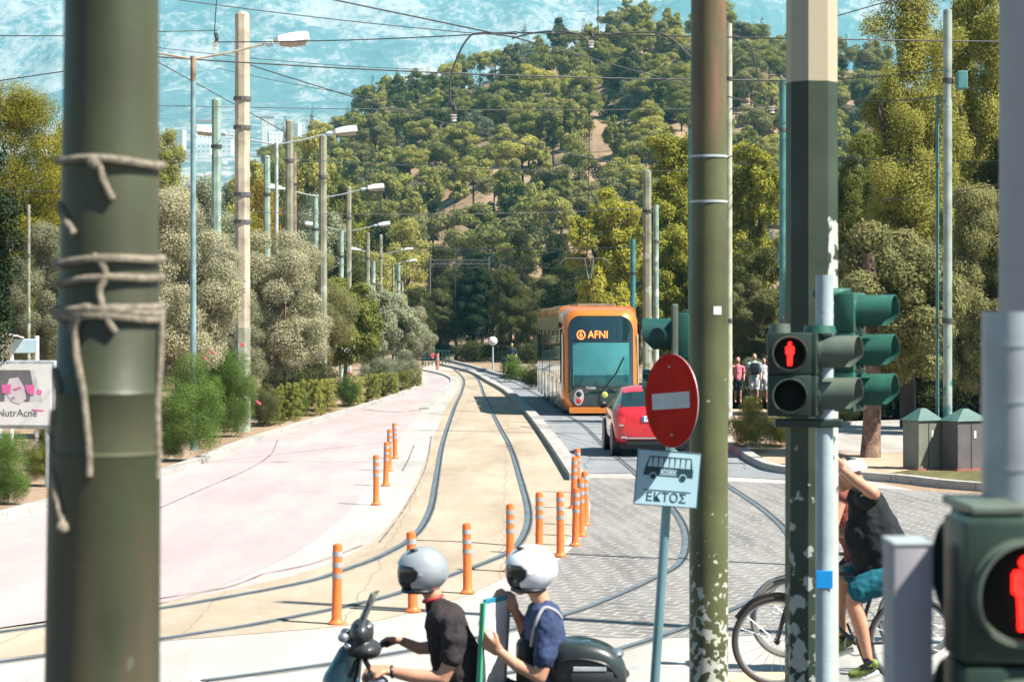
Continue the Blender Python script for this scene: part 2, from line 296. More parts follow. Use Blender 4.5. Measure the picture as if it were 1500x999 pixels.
railsdef = [
 ('left rail of the tram track on the cream bed, curving off to the lower left', [(664, 540), (679, 556), (676, 575), (665, 600), (648, 653), (640, 700), (630, 750), (606, 787), (560, 815), (500, 838), (430, 858), (235, 893), (0, 928), (-330, 975)]),
 ('right rail of the tram track on the cream bed, nearest the orange bollards', [(680, 540), (700, 556), (712, 586), (732, 626), (748, 656), (762, 700), (775, 752), (768, 785), (748, 808), (700, 830), (588, 869), (525, 886), (375, 916), (235, 938), (0, 972), (-330, 1020)]),
 ('left rail of the grey lane track running beneath the tram and bending over the setts', [(672, 536), (700, 546), (728, 557), (744, 573), (780, 590), (843, 616), (887, 656), (940, 702), (985, 745), (1006, 786), (996, 826), (950, 853), (883, 883), (823, 904), (700, 936), (500, 972), (300, 1000)]),
 ('right rail of the grey lane track crossing the setts behind the poles', [(700, 541), (730, 552), (760, 564), (800, 584), (905, 620), (955, 650), (1014, 680), (1064, 711), (1123, 751), (1160, 790), (1166, 828), (1130, 865), (1068, 897), (950, 940), (820, 975), (600, 1010)])]
for lab, pts in railsdef:
    w = gpoly(pts, 10); a = MB(); ribbon(a, w, .13, .0, .017); o = a.build('tram_rail', M['railbed'])
    tag(o, lab, 'tram rail', 'tram rails set in the road')
    a = MB(); ribbon(a, w, .06, .0, .024, .02); a.build('rail_head', M['railsteel'], o)
    a = MB(); ribbon(a, w, .03, .0, .022, -.03); a.build('flange_groove', M['railgap'], o)

# ------------------------------------------------------------------ terrain behind
RIDGE = [(200, 330), (330, 290), (430, 235), (500, 215), (560, 160), (650, 135), (750, 96), (850, 78), (930, 58), (1000, 62), (1080, 66), (1130, 84), (1240, 104), (1300, 122), (1500, 190), (1900, 320)]
def interp(tab, x):
    if x <= tab[0][0]: return tab[0][1]
    for (a, b), (c, d) in zip(tab, tab[1:]):
        if x <= c: return b + (d - b) * (x - a) / (c - a)
    return tab[-1][1]
D0, D1 = 255.0, 560.0
def hill_z(px, d):
    zr = CAMH + (HZ - interp(RIDGE, px)) * D1 / F
    t = (d - D0) / (D1 - D0)
    if t <= 0: return -.3
    z = zr * min(t, 1) ** 1.0
    if t > 1: z = zr * (1 - (t - 1) * .6)
    n = noise.noise(Vector((px * .012, d * .02, 3))) * 3.0 * min(t * 2, 1)
    return z + n
def heightfield(name, pxs, ds, zf, m):
    vs = []; fs = []; n = len(pxs)
    for d in ds:
        for px in pxs: vs.append(((px - CX) * d / F, d, zf(px, d)))
    for i in range(len(ds) - 1):
        for j in range(n - 1): fs.append((i * n + j, i * n + j + 1, (i + 1) * n + j + 1, (i + 1) * n + j))
    me = bpy.data.meshes.new(name); me.from_pydata(vs, [], fs); me.materials.append(m); me.shade_smooth(); o = link(name, me); o["kind"] = 'structure'; return o
heightfield('hill', range(100, 2001, 20), [D0 - 5 + i * 8 for i in range(62)], hill_z, groundmat('hill_earth', (.20, .15, .09), (.42, .27, .17), (.06, .065, .025), .06, fine=.5))

def mount_z(px, d):
    X = (px - CX) * d / F
    # apparent height in pixels above horizon as the slope runs away
    h = interp([(1300, 150), (1700, 225), (2600, 262), (3600, 300), (4200, 325), (5700, 590), (7000, 560)], d)
    z = CAMH + h * d / F
    q = Vector((X * .0011, d * .0008, 0.3)); r = 0; a = 1
    for k in range(5): r += a * (1 - abs(noise.noise(q)) * 2); q = q * 2.1 + Vector((3.1, 1.7, 0)); a *= .5
    amp = 90 * min(1, max(0, (d - 2800) / 1800))
    z += (r - 1.0) * amp
    return z
mm = bpy.data.materials.new('mountain_rock'); mm.use_nodes = True; t = mm.node_tree; b = t.nodes["Principled BSDF"]; b.inputs["Roughness"].default_value = .95; b.inputs["Specular IOR Level"].default_value = .1
tc = t.nodes.new("ShaderNodeTexCoord"); mp = t.nodes.new("ShaderNodeMapping"); mp.inputs["Scale"].default_value = (1, .35, .9); mp.inputs["Rotation"].default_value = (0, 0, .5); t.links.new(tc.outputs["Object"], mp.inputs[0])
def tnoise(scale, det, rough=.6):
    n = t.nodes.new("ShaderNodeTexNoise"); n.inputs["Scale"].default_value = scale; n.inputs["Detail"].default_value = det; n.inputs["Roughness"].default_value = rough; t.links.new(mp.outputs[0], n.inputs["Vector"]); return n
na = tnoise(.0065, 12, .68); nb = tnoise(.05, 12, .8); n0 = tnoise(.0018, 4)
def mth(op, a, b):
    m_ = t.nodes.new("ShaderNodeMath"); m_.operation = op
    for i, q in enumerate((a, b)):
        if isinstance(q, (int, float)): m_.inputs[i].default_value = q
        else: t.links.new(q, m_.inputs[i])
    return m_.outputs[0]
sm = mth('ADD', mth('MULTIPLY', na.outputs[0], .38), mth('ADD', mth('MULTIPLY', nb.outputs[0], .44), mth('MULTIPLY', n0.outputs[0], .3)))
r = t.nodes.new("ShaderNodeValToRGB"); el = r.color_ramp.elements; el[0].position = .44; el[0].color = (.09, .15, .15, 1); el[1].position = .68; el[1].color = (.60, .55, .53, 1)
e = el.new(.55); e.color = (.15, .22, .22, 1); e = el.new(.585); e.color = (.38, .38, .37, 1)
t.links.new(sm, r.inputs[0]); t.links.new(r.outputs[0], b.inputs["Base Color"])
heightfield('mountain', range(-900, 2501, 12), [1300 + i * 28 for i in range(205)], mount_z, mm)

# haze
hz = MB().box((0, 3900, 620), (7800, 7900, 1246)); hm = bpy.data.materials.new('haze'); hm.use_nodes = True; t = hm.node_tree; t.nodes.clear()
ho = t.nodes.new("ShaderNodeOutputMaterial"); pv = t.nodes.new("ShaderNodeVolumePrincipled"); pv.inputs["Color"].default_value = (.22, .80, 1.0, 1); pv.inputs["Density"].default_value = 1.5e-4; pv.inputs["Anisotropy"].default_value = 0
t.links.new(pv.outputs[0], ho.inputs["Volume"]); hzo = hz.build('haze', hm); hzo["kind"] = 'stuff'
HAZE = hzo

# ------------------------------------------------------------------ foliage prototypes
def leafmesh(name, cen, nor, size, asp, m, kz=1.0):
    n = len(cen); rs = np.random.RandomState(len(name) * 7 + n)
    t = rs.normal(size=(n, 3)); t -= (t * nor).sum(1)[:, None] * nor; t /= np.linalg.norm(t, axis=1)[:, None] + 1e-9
    if asp < 0: t = t * .55 + np.array([0, 0, -1.0]); t /= np.linalg.norm(t, axis=1)[:, None]; nor = nor - (nor * t).sum(1)[:, None] * t; nor /= np.linalg.norm(nor, axis=1)[:, None] + 1e-9
    bt = np.cross(nor, t); a = abs(asp); s = (size * rs.uniform(.6, 1.4, n))[:, None]; q = np.array([1, 1, 1 / kz])
    v = np.stack([cen - t * s * a * .6 * q, cen + bt * s * .5 * q, cen + t * s * a * .6 * q, cen - bt * s * .5 * q], 1).reshape(-1, 3).astype(np.float32)
    me = bpy.data.meshes.new(name); me.vertices.add(4 * n); me.vertices.foreach_set("co", v.ravel()); me.loops.add(4 * n); me.polygons.add(n)
    me.loops.foreach_set("vertex_index", np.arange(4 * n, dtype=np.int32)); me.polygons.foreach_set("loop_start", np.arange(0, 4 * n, 4, dtype=np.int32))
    try: me.polygons.foreach_set("loop_total", np.full(n, 4, dtype=np.int32))
    except Exception: pass
    me.update(calc_edges=True); me.materials.append(m); return me
def clumpy(seed, blobs, n, kind, kz=1.0):
    """unit crown: x,y in -1..1, z in 0..1"""
    rs = np.random.RandomState(seed); C = []; R = []
    while len(C) < blobs:
        p = rs.uniform(-1, 1, 3)
        if kind == 'pine':
            rr = math.hypot(p[0], p[1]);
            if rr > .82: continue
            z = .60 + .33 * (1 - rr ** 2) * rs.uniform(.6, 1) + rs.uniform(-.22, .02); q = rs.uniform(.22, .4); C.append((p[0], p[1], z)); R.append((q, q * .55 / kz))
        elif kind == 'cypress':
            z = rs.uniform(.03, .97); w = .75 * math.sin(math.pi * min(1, (1 - z) * .62 + .03)) + .08; a = rs.uniform(0, 6.28); q = w * rs.uniform(.2, .8); C.append((q * math.cos(a), q * math.sin(a), z)); R.append((w * .45 + .1, .09))
        elif kind == 'loose':
            l = math.sqrt(p[0] ** 2 + p[1] ** 2 + p[2] ** 2)
            if l > 1 or l < .3: continue
            wob = .72 + .28 * math.sin(seed * 1.7 + 2.3 * math.atan2(p[1], p[0]) + 3.1 * p[2]); q = rs.uniform(.10, .25); C.append((p[0] * .9 * wob, p[1] * .9 * wob, .54 + p[2] * .45 * (.75 + .25 * wob))); R.append((q, q * .7 / kz))
        elif kind == 'shrub':
            if p[0] ** 2 + p[1] ** 2 + (p[2]) ** 2 > 1: continue
            q = rs.uniform(.26, .44); C.append((p[0] * .8, p[1] * .8, .46 + p[2] * .42)); R.append((q, q * .9 / kz))
        elif kind == 'hedge':
            C.append((p[0] * .95, p[1] * .9, .5 + p[2] * .5)); R.append((.16, .16 / kz))
        else:
            l = math.sqrt(p[0] ** 2 + p[1] ** 2 + p[2] ** 2)
            if l > 1 or l < .35: continue
            q = rs.uniform(.14, .36); C.append((p[0] * .84, p[1] * .84, .54 + p[2] * .42)); R.append((q, q * (.62 if kind in ('broad',) else .8) / kz))
    C = np.array(C); R = np.array(R); w = (R[:, 0] ** 2); w /= w.sum(); idx = rs.choice(blobs, n, p=w)
    u = rs.normal(size=(n, 3)); u[:, 2] += .45; u /= np.linalg.norm(u, axis=1)[:, None]
    rad = rs.uniform(.45, 1.05, n)[:, None] ** .5
    sc_ = np.stack([R[idx, 0], R[idx, 0], R[idx, 1]], 1); cen = C[idx] + u * sc_ * rad
    cen += rs.normal(size=(n, 3)) * .012
    nor = u / np.array([1, 1, .7]) + rs.normal(size=(n, 3)) * .45; nor /= np.linalg.norm(nor, axis=1)[:, None]
    if kind == 'droop':
        drop = rs.uniform(0, 1, n) ** 2 * .5 / kz; cen[:, 2] -= drop; st = rs.randint(0, 9, n)
    if kind == 'hedge': cen = np.clip(cen, [-1, -1, 0], [1, 1, 1]) + rs.normal(size=(n, 3)) * .01
    cen[:, 2] = np.maximum(cen[:, 2], .0)
    return cen, nor
L = {
 'pine': leafmat('pine_foliage', (.11, .13, .025), (.44, .42, .07)),
 'hillpine': leafmat('hill_pine_foliage', (.11, .135, .04), (.42, .40, .115), .35),
 'hillpine2': leafmat('hill_pine_foliage_bright', (.15, .165, .04), (.52, .48, .12), .35),
 'hillpine3': leafmat('hill_pine_foliage_dull', (.08, .095, .04), (.30, .28, .11), .25),
 'dark': leafmat('dark_foliage', (.028, .042, .018), (.125, .13, .045)),
 'cyp': leafmat('cypress_foliage', (.018, .034, .018), (.05, .065, .03), .1),
 'olive': leafmat('olive_foliage', (.17, .185, .105), (.45, .43, .28), .4),
 'yg': leafmat('yellow_green_foliage', (.12, .14, .02), (.42, .36, .05), .35),
 'euc': leafmat('eucalyptus_foliage', (.11, .125, .03), (.44, .42, .11), .4),
  'euc2': leafmat('eucalyptus_foliage_deep', (.075, .095, .025), (.31, .32, .08), .4),
 'tam': leafmat('tamarisk_foliage', (.085, .095, .04), (.29, .28, .12), .4),
 'ole': leafmat('oleander_foliage', (.045, .085, .025), (.17, .25, .06), .3),
 'hedge': leafmat('hedge_foliage', (.11, .13, .03), (.38, .38, .10), .3),
 'grey': leafmat('grey_green_foliage', (.12, .14, .08), (.34, .36, .23), .3),
 'rust': leafmat('rusty_foliage', (.16, .07, .025), (.30, .15, .05), .3),
 'gold': leafmat('golden_foliage', (.22, .15, .02), (.42, .28, .05), .3)}
PROTO = {}
def proto(kind, mname, hi, var, kz=2.0):
    kz = min((1, 1.4, 2, 2.75, 3.6, 5, 8), key=lambda q: abs(math.log(q / kz))); key = (kind, mname, hi, var, kz)
    if key not in PROTO:
        n = {0: 6000, 1: 14000, 2: 32000, 3: 85000}[hi]; size = {0: .064, 1: .048, 2: .033, 3: .020}[hi]; mult = 1 if kind == 'cypress' else max(1, kz * .5)
        blobs = int({'pine': 19, 'loose': 58, 'cypress': 40, 'shrub': 46, 'hedge': 110}.get(kind, 50) * mult)
        if kind == 'cypress': n = n // 2
        n = int(n * min(mult, 2.2))
        c, nr = clumpy(var * 31 + len(kind), blobs, n, kind, kz)
        asp = {'droop': -1.6, 'pine': .9, 'loose': 1.4, 'cypress': -1.0, 'feather': 2.0, 'olive': 1.3}.get(kind, .8)
        PROTO[key] = leafmesh('crown_leaves', c, nr, size, asp, L[mname], kz)
    return PROTO[key]
def trunkmesh(seed, limbs=6, spread=.42, top=.5, split=.35):
    rs = random.Random(seed); mb = MB()
    def path(a, b, bend, r0, r1, k=6):
        pts = []; rr = []; o = Vector((rs.uniform(-bend, bend), rs.uniform(-bend, bend), 0))
        for i in range(k + 1):
            u = i / k; pts.append(a.lerp(b, u) + o * math.sin(u * math.pi)); rr.append(r0 + (r1 - r0) * u)
        mb.tube(pts, rr, 9); return pts
    fork = Vector((rs.uniform(-.06, .06), rs.uniform(-.06, .06), split)); path(Vector((0, 0, -.02)), fork, .04, .075, .05)
    for i in range(limbs):
        a = 6.283 * i / limbs + rs.uniform(-.4, .4); q = spread * rs.uniform(.5, 1)
        e = Vector((q * math.cos(a), q * math.sin(a), top + rs.uniform(-.1, .2))); pp = path(fork, e, .08, .036, .012)
        for s_ in (-1, 1):
            e2 = pp[4] + Vector((rs.uniform(-.15, .15), rs.uniform(-.15, .15), rs.uniform(.03, .12))); path(pp[3], e2, .03, .016, .006, 3)
    return mb
TR = {}
def trunk_proto(seed, m, split=.35):
    k = (seed, m, split)
    if k not in TR:
        o = trunkmesh(seed, split=split).build('trunk', M[m], None, True); TR[k] = o.data; bpy.data.objects.remove(o)
    return TR[k]
def tree(name, label, cat, loc, h, r, kind, leaf, hi=1, var=0, group=None, bark='darkbark', trunk=True, low=0.0, split=.35, ry=None):
    o = empty(name, loc, rnd.uniform(0, 6.28) if ry is None else 0, label, cat, group)
    c = link('foliage' if kind in ('shrub', 'hedge') else 'crown', proto(kind, leaf, hi, var, (h - low * h) / r), o)
    z0 = low * h; c.scale = (r, ry if ry else r, h - z0); c.location = (0, 0, z0)
    if trunk:
        tk = link('trunk', trunk_proto(var, bark, split), o); q = max(r, h * .33); tk.scale = (q * .75, q * .75, h)
    return o
def tree_px(name, label, cat, px, top, d, wpx, kind, leaf, hi=1, var=0, base=0.0, **k):
    h = CAMH + (HZ - top) * d / F - base
    return tree(name, label, cat, ((px - CX) * d / F, d, base), h, wpx / 2 * d / F, kind, leaf, hi, var, **k)

# ---- hill trees
clear = [(800, 905, 200, 252), (640, 690, 262, 300), (985, 1010, 165, 215), (1085, 1100, 150, 200), (595, 660, 365, 400)]
placed = []; rs = random.Random(5); counts = {}
def hill_tree(kind, n, minx, miny):
    k = 0; tries = 0
    while k < n and tries < n * 60:
        tries += 1; px = rs.uniform(380, 1330); d = D0 + 12 + (D1 - D0 + 8) * rs.random() ** .8
        z = hill_z(px, d); y = HZ - (z - CAMH) * F / d
        if y > 425: continue
        hh = (rs.uniform(7, 12) if kind == 'pine' else rs.uniform(8, 14) if kind == 'cypress' else rs.uniform(4, 7))
        ytop = y - hh * F / d; ymid = (y * .35 + ytop * .65)
        if any(a - 6 < px < b and c - 8 < ymid < e for a, b, c, e in clear) and rs.random() < .92: continue
        if any(abs(px - q[0]) < minx and abs(y - q[1]) < miny for q in placed if q[2] == kind): continue
        placed.append((px, y, kind)); k += 1
        zone = 'crest' if d > 520 else ('upper slope' if d > 440 else ('middle slope' if d > 350 else 'foot'))
        side = 'left shoulder' if px < 600 else ('right shoulder' if px > 1070 else 'broad middle')
        loc = ((px - CX) * d / F, d, z - .4)
        if kind == 'pine':
            tree('pine_tree', f'green umbrella pine on the {zone} of the hill, in its {side}', 'pine tree', loc, hh, rs.uniform(2.7, 4.6), rs.choice(['pine', 'pine', 'loose']), rs.choice(['hillpine', 'hillpine', 'hillpine', 'hillpine2', 'hillpine3']), 0, rs.randrange(6), group=f'pines on the {zone} of the hill, {side}', low=0, split=.5)
        elif kind == 'cypress':
            tree('cypress_tree', f'slim dark cypress on the {zone} of the hill, in its {side}', 'cypress', loc, hh, rs.uniform(1.1, 1.7), 'cypress', 'cyp', 0, rs.randrange(3), group=f'cypresses on the {zone} of the hill, {side}', trunk=False)
        else:
            tree('bushy_tree', f'low grey green bushy tree on the {zone} of the hill, in its {side}', 'tree', loc, hh, rs.uniform(2.4, 4), 'broad', rs.choice(['grey', 'dark', 'dark']), 0, rs.randrange(3), group=f'bushy trees on the {zone} of the hill, {side}', low=-.1, trunk=False)
hill_tree('pine', 290, 17, 10); hill_tree('cypress', 70, 16, 12); hill_tree('bush', 150, 18, 10)

# ---- named larger trees.  (name,label,cat,px,top,d,w,kind,leaf,hi,var,extra)
T = [
 ('pine_tree', 'bright green pine just left of the round rust-streaked pole', 'pine tree', 985, 192, 112, 150, 'pine2', 'pine', 2, 0),
 ('pine_tree', 'bright green pine between the round pole and the octagonal pole', 'pine tree', 1095, 190, 104, 150, 'pine2', 'pine', 2, 1),
 ('pine_tree', 'bright green pine above the orange tram, left of the tall grey pole', 'pine tree', 885, 258, 128, 150, 'pine2', 'pine', 2, 2),
 ('pine_tree', 'lower bright pine clump right of the tram behind the teal signal', 'pine tree', 990, 330, 96, 120, 'pine2', 'pine', 2, 3),
 ('pine_tree', 'dark pine between the round and octagonal poles, below the bright one', 'pine tree', 1110, 345, 92, 130, 'broad', 'dark', 2, 4),
 ('broadleaf_tree', 'tall light-flecked eucalyptus rising out of frame right of the octagonal pole', 'eucalyptus', 1330, -60, 62, 210, 'loose', 'euc', 3, 0),
 ('broadleaf_tree', 'tall eucalyptus at the top right behind the teal pole', 'eucalyptus', 1450, -80, 68, 230, 'loose', 'euc', 3, 1),
 ('broadleaf_tree', 'dark eucalyptus filling the gap between the two tall right ones', 'eucalyptus', 1400, 60, 90, 270, 'loose', 'dark', 3, 2),
 ('broadleaf_tree', 'eucalyptus just right of the octagonal pole, reaching the ridge line', 'eucalyptus', 1262, 175, 84, 170, 'loose', 'euc2', 3, 3),
 ('broadleaf_tree', 'dark tree behind the right edge concrete column', 'eucalyptus', 1500, 150, 60, 200, 'loose', 'dark', 3, 1),
 ('tamarisk_tree', 'feathery tamarisk behind the cabinets at the right', 'tamarisk', 1440, 270, 58, 190, 'loose', 'tam', 3, 0),
 ('tamarisk_tree', 'dark feathery tamarisk behind the seated person', 'tamarisk', 1350, 330, 72, 200, 'loose', 'dark', 3, 3),
 ('tamarisk_tree', 'feathery tamarisk between the round and octagonal poles behind the walkers', 'tamarisk', 1110, 400, 88, 150, 'loose', 'tam', 3, 2),
 ('broadleaf_tree', 'yellow green tree at the left edge above the poster board', 'tree', 20, 118, 74, 210, 'broad', 'yg', 3, 0),
 ('broadleaf_tree', 'second yellow green tree hidden mostly behind the roped pole', 'tree', 120, 150, 84, 150, 'broad', 'yg', 2, 1),
 ('pine_tree', 'dark pine rising just right of the roped pole below the white houses', 'pine tree', 238, 165, 110, 100, 'pine2', 'hillpine', 2, 1),
 ('pine_tree', 'dark pine whose branch tips enter at the top left corner', 'pine tree', -60, -20, 36, 190, 'pine2', 'cyp', 2, 0),
 ('pine_tree', 'pine behind the tall beige concrete pole', 'pine tree', 370, 215, 180, 100, 'pine2', 'hillpine', 1, 2),
 ('pine_tree', 'pine between the second lamp and the beige pole', 'pine tree', 455, 180, 230, 110, 'pine2', 'hillpine', 1, 3),
 ('pine_tree', 'pale pine left of the third lamp head', 'pine tree', 500, 240, 200, 95, 'pine2', 'hillpine', 1, 4),
 ('broadleaf_tree', 'golden autumn tree beside the light green pole stub', 'tree', 384, 255, 120, 70, 'broad', 'gold', 1, 0),
 ('broadleaf_tree', 'dark green tree behind the olive trees at the left', 'tree', 290, 255, 95, 130, 'broad', 'grey', 2, 0),
 ('broadleaf_tree', 'grey green tree rising behind the row of lamps', 'tree', 470, 300, 150, 120, 'broad', 'grey', 1, 1),
]
for n_, lab, cat, px, top, d, w, kd, lf, hi, va in T:
    low = .0; kk = kd
    if kd == 'pine2': kk = 'loose'; low = .08
    if kd in ('droop', 'feather'): low = .02
    tree_px(n_, lab, cat, px, top, d, w, kk, lf, hi, va, low=low, split=.4)
rs = random.Random(21)
for i, (x, tp, d_) in enumerate([(250, 240, 150), (300, 265, 170), (345, 280, 160), (395, 290, 190), (430, 262, 240), (470, 270, 210), (520, 285, 235), (555, 300, 230), (590, 320, 225), (330, 300, 110), (420, 330, 125), (500, 350, 150), (560, 372, 175), (20, 210, 120), (90, 230, 130), (170, 240, 120), (410, 225, 300), (350, 240, 280), (480, 232, 290)]):
    tree_px('pine_tree' if i % 3 else 'broadleaf_tree', 'green tree of the park behind the left row, ' + ('seen left of the roped pole' if x < 232 else 'left of the beige pole' if x < 355 else 'behind the green poles' if x < 480 else 'behind the far lamps'), 'tree', x, tp, d_, 80 + rs.uniform(0, 35), 'broad', ['hillpine', 'grey', 'pine', 'dark'][i % 4], 1, i % 4, group='park trees behind the left row', low=.03, split=.4)
# wooded foot of the hill behind the road end
rs = random.Random(9)
xs = [612, 640, 668, 694, 722, 748, 774, 800, 826, 852, 880, 908, 936, 962, 655, 706, 760, 812, 866, 920]
for i, x in enumerate(xs):
    back = i >= 14
    d = (205 if back else 165) + rs.uniform(-8, 8)
    top = (350 if back else 395) + rs.uniform(-18, 22)
    if not back and x < 660: top = 420
    where = ['behind the far end of the road', 'above the far end of the tracks', 'left of the orange tram', 'over the orange tram', 'right of the orange tram roof'][min(4, int((x - 600) / 75))]
    lf = ['dark', 'tam', 'dark', 'cyp', 'dark', 'dark'][i % 6]
    tree_px('broadleaf_tree', ('tall back row tree ' if back else 'dark front row tree ') + where, 'tree', x, top, d, 56 + rs.uniform(0, 24), ['broad', 'feather'][i % 2], lf, 2 if not back else 1, i % 4, group='trees of the wooded end of the road', low=.06, split=.4)
for i, x in enumerate([600, 640, 690, 735, 780, 830, 880, 930, 985, 1030]):
    tree_px('shrub', f'low dark shrub under the trees {["at the far road end", "at the far road end", "behind the round lamp", "beside the round lamp", "behind the tram", "behind the tram", "behind the tram", "behind the no-entry disc", "behind the no-entry disc", "beside the round pole"][i]}', 'shrub', x, 500, 172 - i * 4, 60, 'shrub', 'dark', 1, i % 3, group='low shrubs under the road end trees', trunk=False)
for i, (x, y) in enumerate([(752, 556), (783, 566)]):
    g = G(x, y + 4); tree('shrub', ['rounded green shrub on the far right kerb before the tram', 'green shrub close against the side of the tram'][i], 'shrub', g, 1.3, .7, 'shrub', ['ole', 'dark'][i], 1, i, trunk=False)
# left row beside the bus path
LT = [
 (262, 278, 56, 190, 'olive', 'olive', 'large silvery olive tree right beside the roped pole'),
 (405, 335, 68, 180, 'olive', 'olive', 'silvery olive tree in front of the beige concrete pole'),
 (335, 395, 62, 120, 'olive', 'olive', 'lower olive tree between the two nearest olives'),
 (462, 375, 82, 120, 'olive', 'tam', 'brownish olive right of the second silvery olive'),
 (505, 400, 92, 110, 'feather', 'hedge', 'green bushy tree dotted with white blossom'),
 (545, 420, 106, 110, 'feather', 'grey', 'grey green feathery tree past the white blossom'),
 (575, 435, 120, 95, 'feather', 'grey', 'grey green feathery tree second from the end of the row'),
 (602, 450, 134, 78, 'olive', 'olive', 'small silvery tree near the end of the left row'),
 (620, 478, 150, 40, 'olive', 'grey', 'last small tree of the left row by the red flowers'),
 (60, 330, 66, 120, 'olive', 'olive', 'silvery olive tree behind the poster board')]
for i, (px, top, d, w, kd, lf, lab) in enumerate(LT):
    tree_px('olive_tree' if kd == 'olive' else 'bushy_tree', lab, 'olive tree' if kd == 'olive' else 'tree', px, top, d, w, kd, lf, 3 if d < 90 else 2, i % 3, group='trees along the left of the bus path', low=.12, bark='wood', split=.3)
def shrub_px(lab, px, basey, top, w, leaf, hi=2, var=0, kd='shrub', deep=None, name='shrub', group=None):
    g = G(px, basey); d = g.y; r = w / 2 * d / F
    return tree(name, lab, 'hedge' if kd == 'hedge' else 'shrub', g, (basey - top) * d / F * 1.03, r * (1.0 if kd == 'hedge' else 1.15), kd, leaf, hi, var, trunk=False, ry=deep or r, group=group)
SH = [
 ('dark oleander bush with pink flowers beside the roped pole', 272, 676, 520, 100, 'ole'),
 ('bright green oleander with a red flower before the beige pole', 340, 640, 505, 80, 'ole'),
 ('deep green oleander behind the brightest one', 305, 632, 540, 80, 'ole'),
 ('small rounded clipped bush at the verge edge near the roped pole', 252, 674, 628, 36, 'hedge'),
 ('narrow dark shrub before the white-patched trunk', 385, 625, 560, 50, 'tam'),
 ('dark oleander between the beige pole and the clipped hedge', 415, 612, 530, 70, 'ole'),
 ('dark green shrub behind the clipped hedge', 455, 600, 520, 80, 'dark'),
 ('low oleander under the white blossom tree', 508, 596, 545, 40, 'ole'),
 ('large oleander clump below the poster at the left edge', 0, 738, 625, 90, 'ole'),
 ('leafy bush below the poster, left of the roped pole', 62, 712, 622, 60, 'hedge'),
 ('dark shrub behind the leafy bush at the left', 95, 690, 600, 60, 'dark'),
 ('oleander at the foot of the fourth lamp', 555, 578, 520, 60, 'grey'),
 ('oleander at the foot of the far lamps', 590, 568, 515, 50, 'grey')]
for i, (lab, px, by, top, w, lf) in enumerate(SH): shrub_px(lab, px, by, top, w, lf, 3 if by > 620 else 2, i % 3, group='bushes on the left verge')
hg = [(398, 622, 572, 30), (425, 615, 562, 34), (457, 608, 558, 34), (480, 602, 556, 22), (520, 594, 552, 26), (545, 588, 549, 24), (570, 580, 547, 26), (590, 574, 545, 22), (608, 568, 542, 20)]
for i, (px, by, top, w) in enumerate(hg):
    shrub_px('clipped yellow green hedge block, ' + ['nearest of the row by the oleander', 'second of the row', 'third of the row', 'fourth, narrow one', 'fifth, past the round oleander', 'sixth of the row', 'seventh of the row', 'last but one of the row', 'last one at the far end'][i], px, by, top, w, 'hedge', 2, i % 2, 'hedge', deep=1.2, name='hedge', group='clipped hedge along the bus path')
# right hedges
for i, (px, by, top, w, lf, lab) in enumerate([(1098, 662, 585, 62, 'hedge', 'rough hedge at the kerb just right of the round pole'), (1140, 655, 590, 60, 'hedge', 'rough hedge running behind the octagonal pole'), (1098, 586, 520, 60, 'grey', 'small grey green olive bush behind the walkers'), (1225, 618, 560, 60, 'dark', 'dark bush behind the traffic signals'), (1345, 612, 520, 120, 'dark', 'very dark bush behind the seated person'), (1430, 612, 530, 120, 'dark', 'very dark bush behind the cabinets'), (1265, 612, 560, 70, 'ole', 'green bush left of the seated person')]):
    shrub_px(lab, px, by, top, w, lf, 2, i % 3, deep=1.2, name='hedge' if 'hedge' in lab else 'shrub')
# bare trunk on the verge
tk = MB(); g = G(1275, 671); pts = [g + Vector((math.sin(i * .5) * .05, 0, i * .55)) for i in range(9)]
tk.tube([g + Vector((0, 0, -.05))] + pts, [.27, .23, .2, .19, .185, .18, .18, .17, .16, .15], 14)
tk.tube([pts[4], pts[4] + Vector((-.5, .1, .8)), pts[4] + Vector((-1.1, .2, 1.8))], [.12, .09, .05], 10)
tr = empty('tree', g * 0, 0, 'thick reddish brown trunked tree standing on the right verge beneath the signals', 'tree'); tk.build('trunk', M['wood'], tr, True)
cr = link('crown', proto('loose', 'tam', 3, 1, 1.4), tr); cr.location = (g.x + .6, g.y + .2, 1.35); cr.scale = (2.4, 2.2, 3.7)
# flowers: pink and white blossoms as parts of one planted shoot each
def blossoms(lab, spots, colm, cat='flowers', r=4.0):
    mb = MB()
    for px, py, d in spots:
        for q in range(5):
            c = P(px + rnd.uniform(-3, 3), py + rnd.uniform(-3, 3), d); mb.ball(c, (r * d / F * .35,) * 3, 6, 4)
    return tag(mb.build('blossom_cluster', colm, None), lab, cat, 'blossoms on the left verge')
M['pinkf'] = mat('pink_petals', (.72, .10, .14), .6); M['whitef'] = mat('white_petals', (.75, .75, .68), .6)
for lab, px, py, d, m_ in [('red blossom high on the bright oleander', 355, 505, 55.5, 'pinkf'), ('pink blossom on the oleander top, middle one', 311, 515, 55.5, 'pinkf'), ('pink blossom left of the middle one', 300, 526, 55.5, 'pinkf'), ('pink blossom low on the oleander', 379, 590, 60, 'pinkf'), ('red blossom at the far end of the left row', 633, 521, 140, 'pinkf'), ('small red blossom in the hedge gap', 514, 548, 90, 'pinkf')]:
    blossoms(lab, [(px, py, d)], M[m_], r=5)
for i in range(16):
    blossoms('white blossom among the scatter on the bushy green tree', [(500 + rnd.uniform(-22, 22), 486 + rnd.uniform(-30, 28), 88.5 - rnd.random())], M['whitef'], r=1.8)
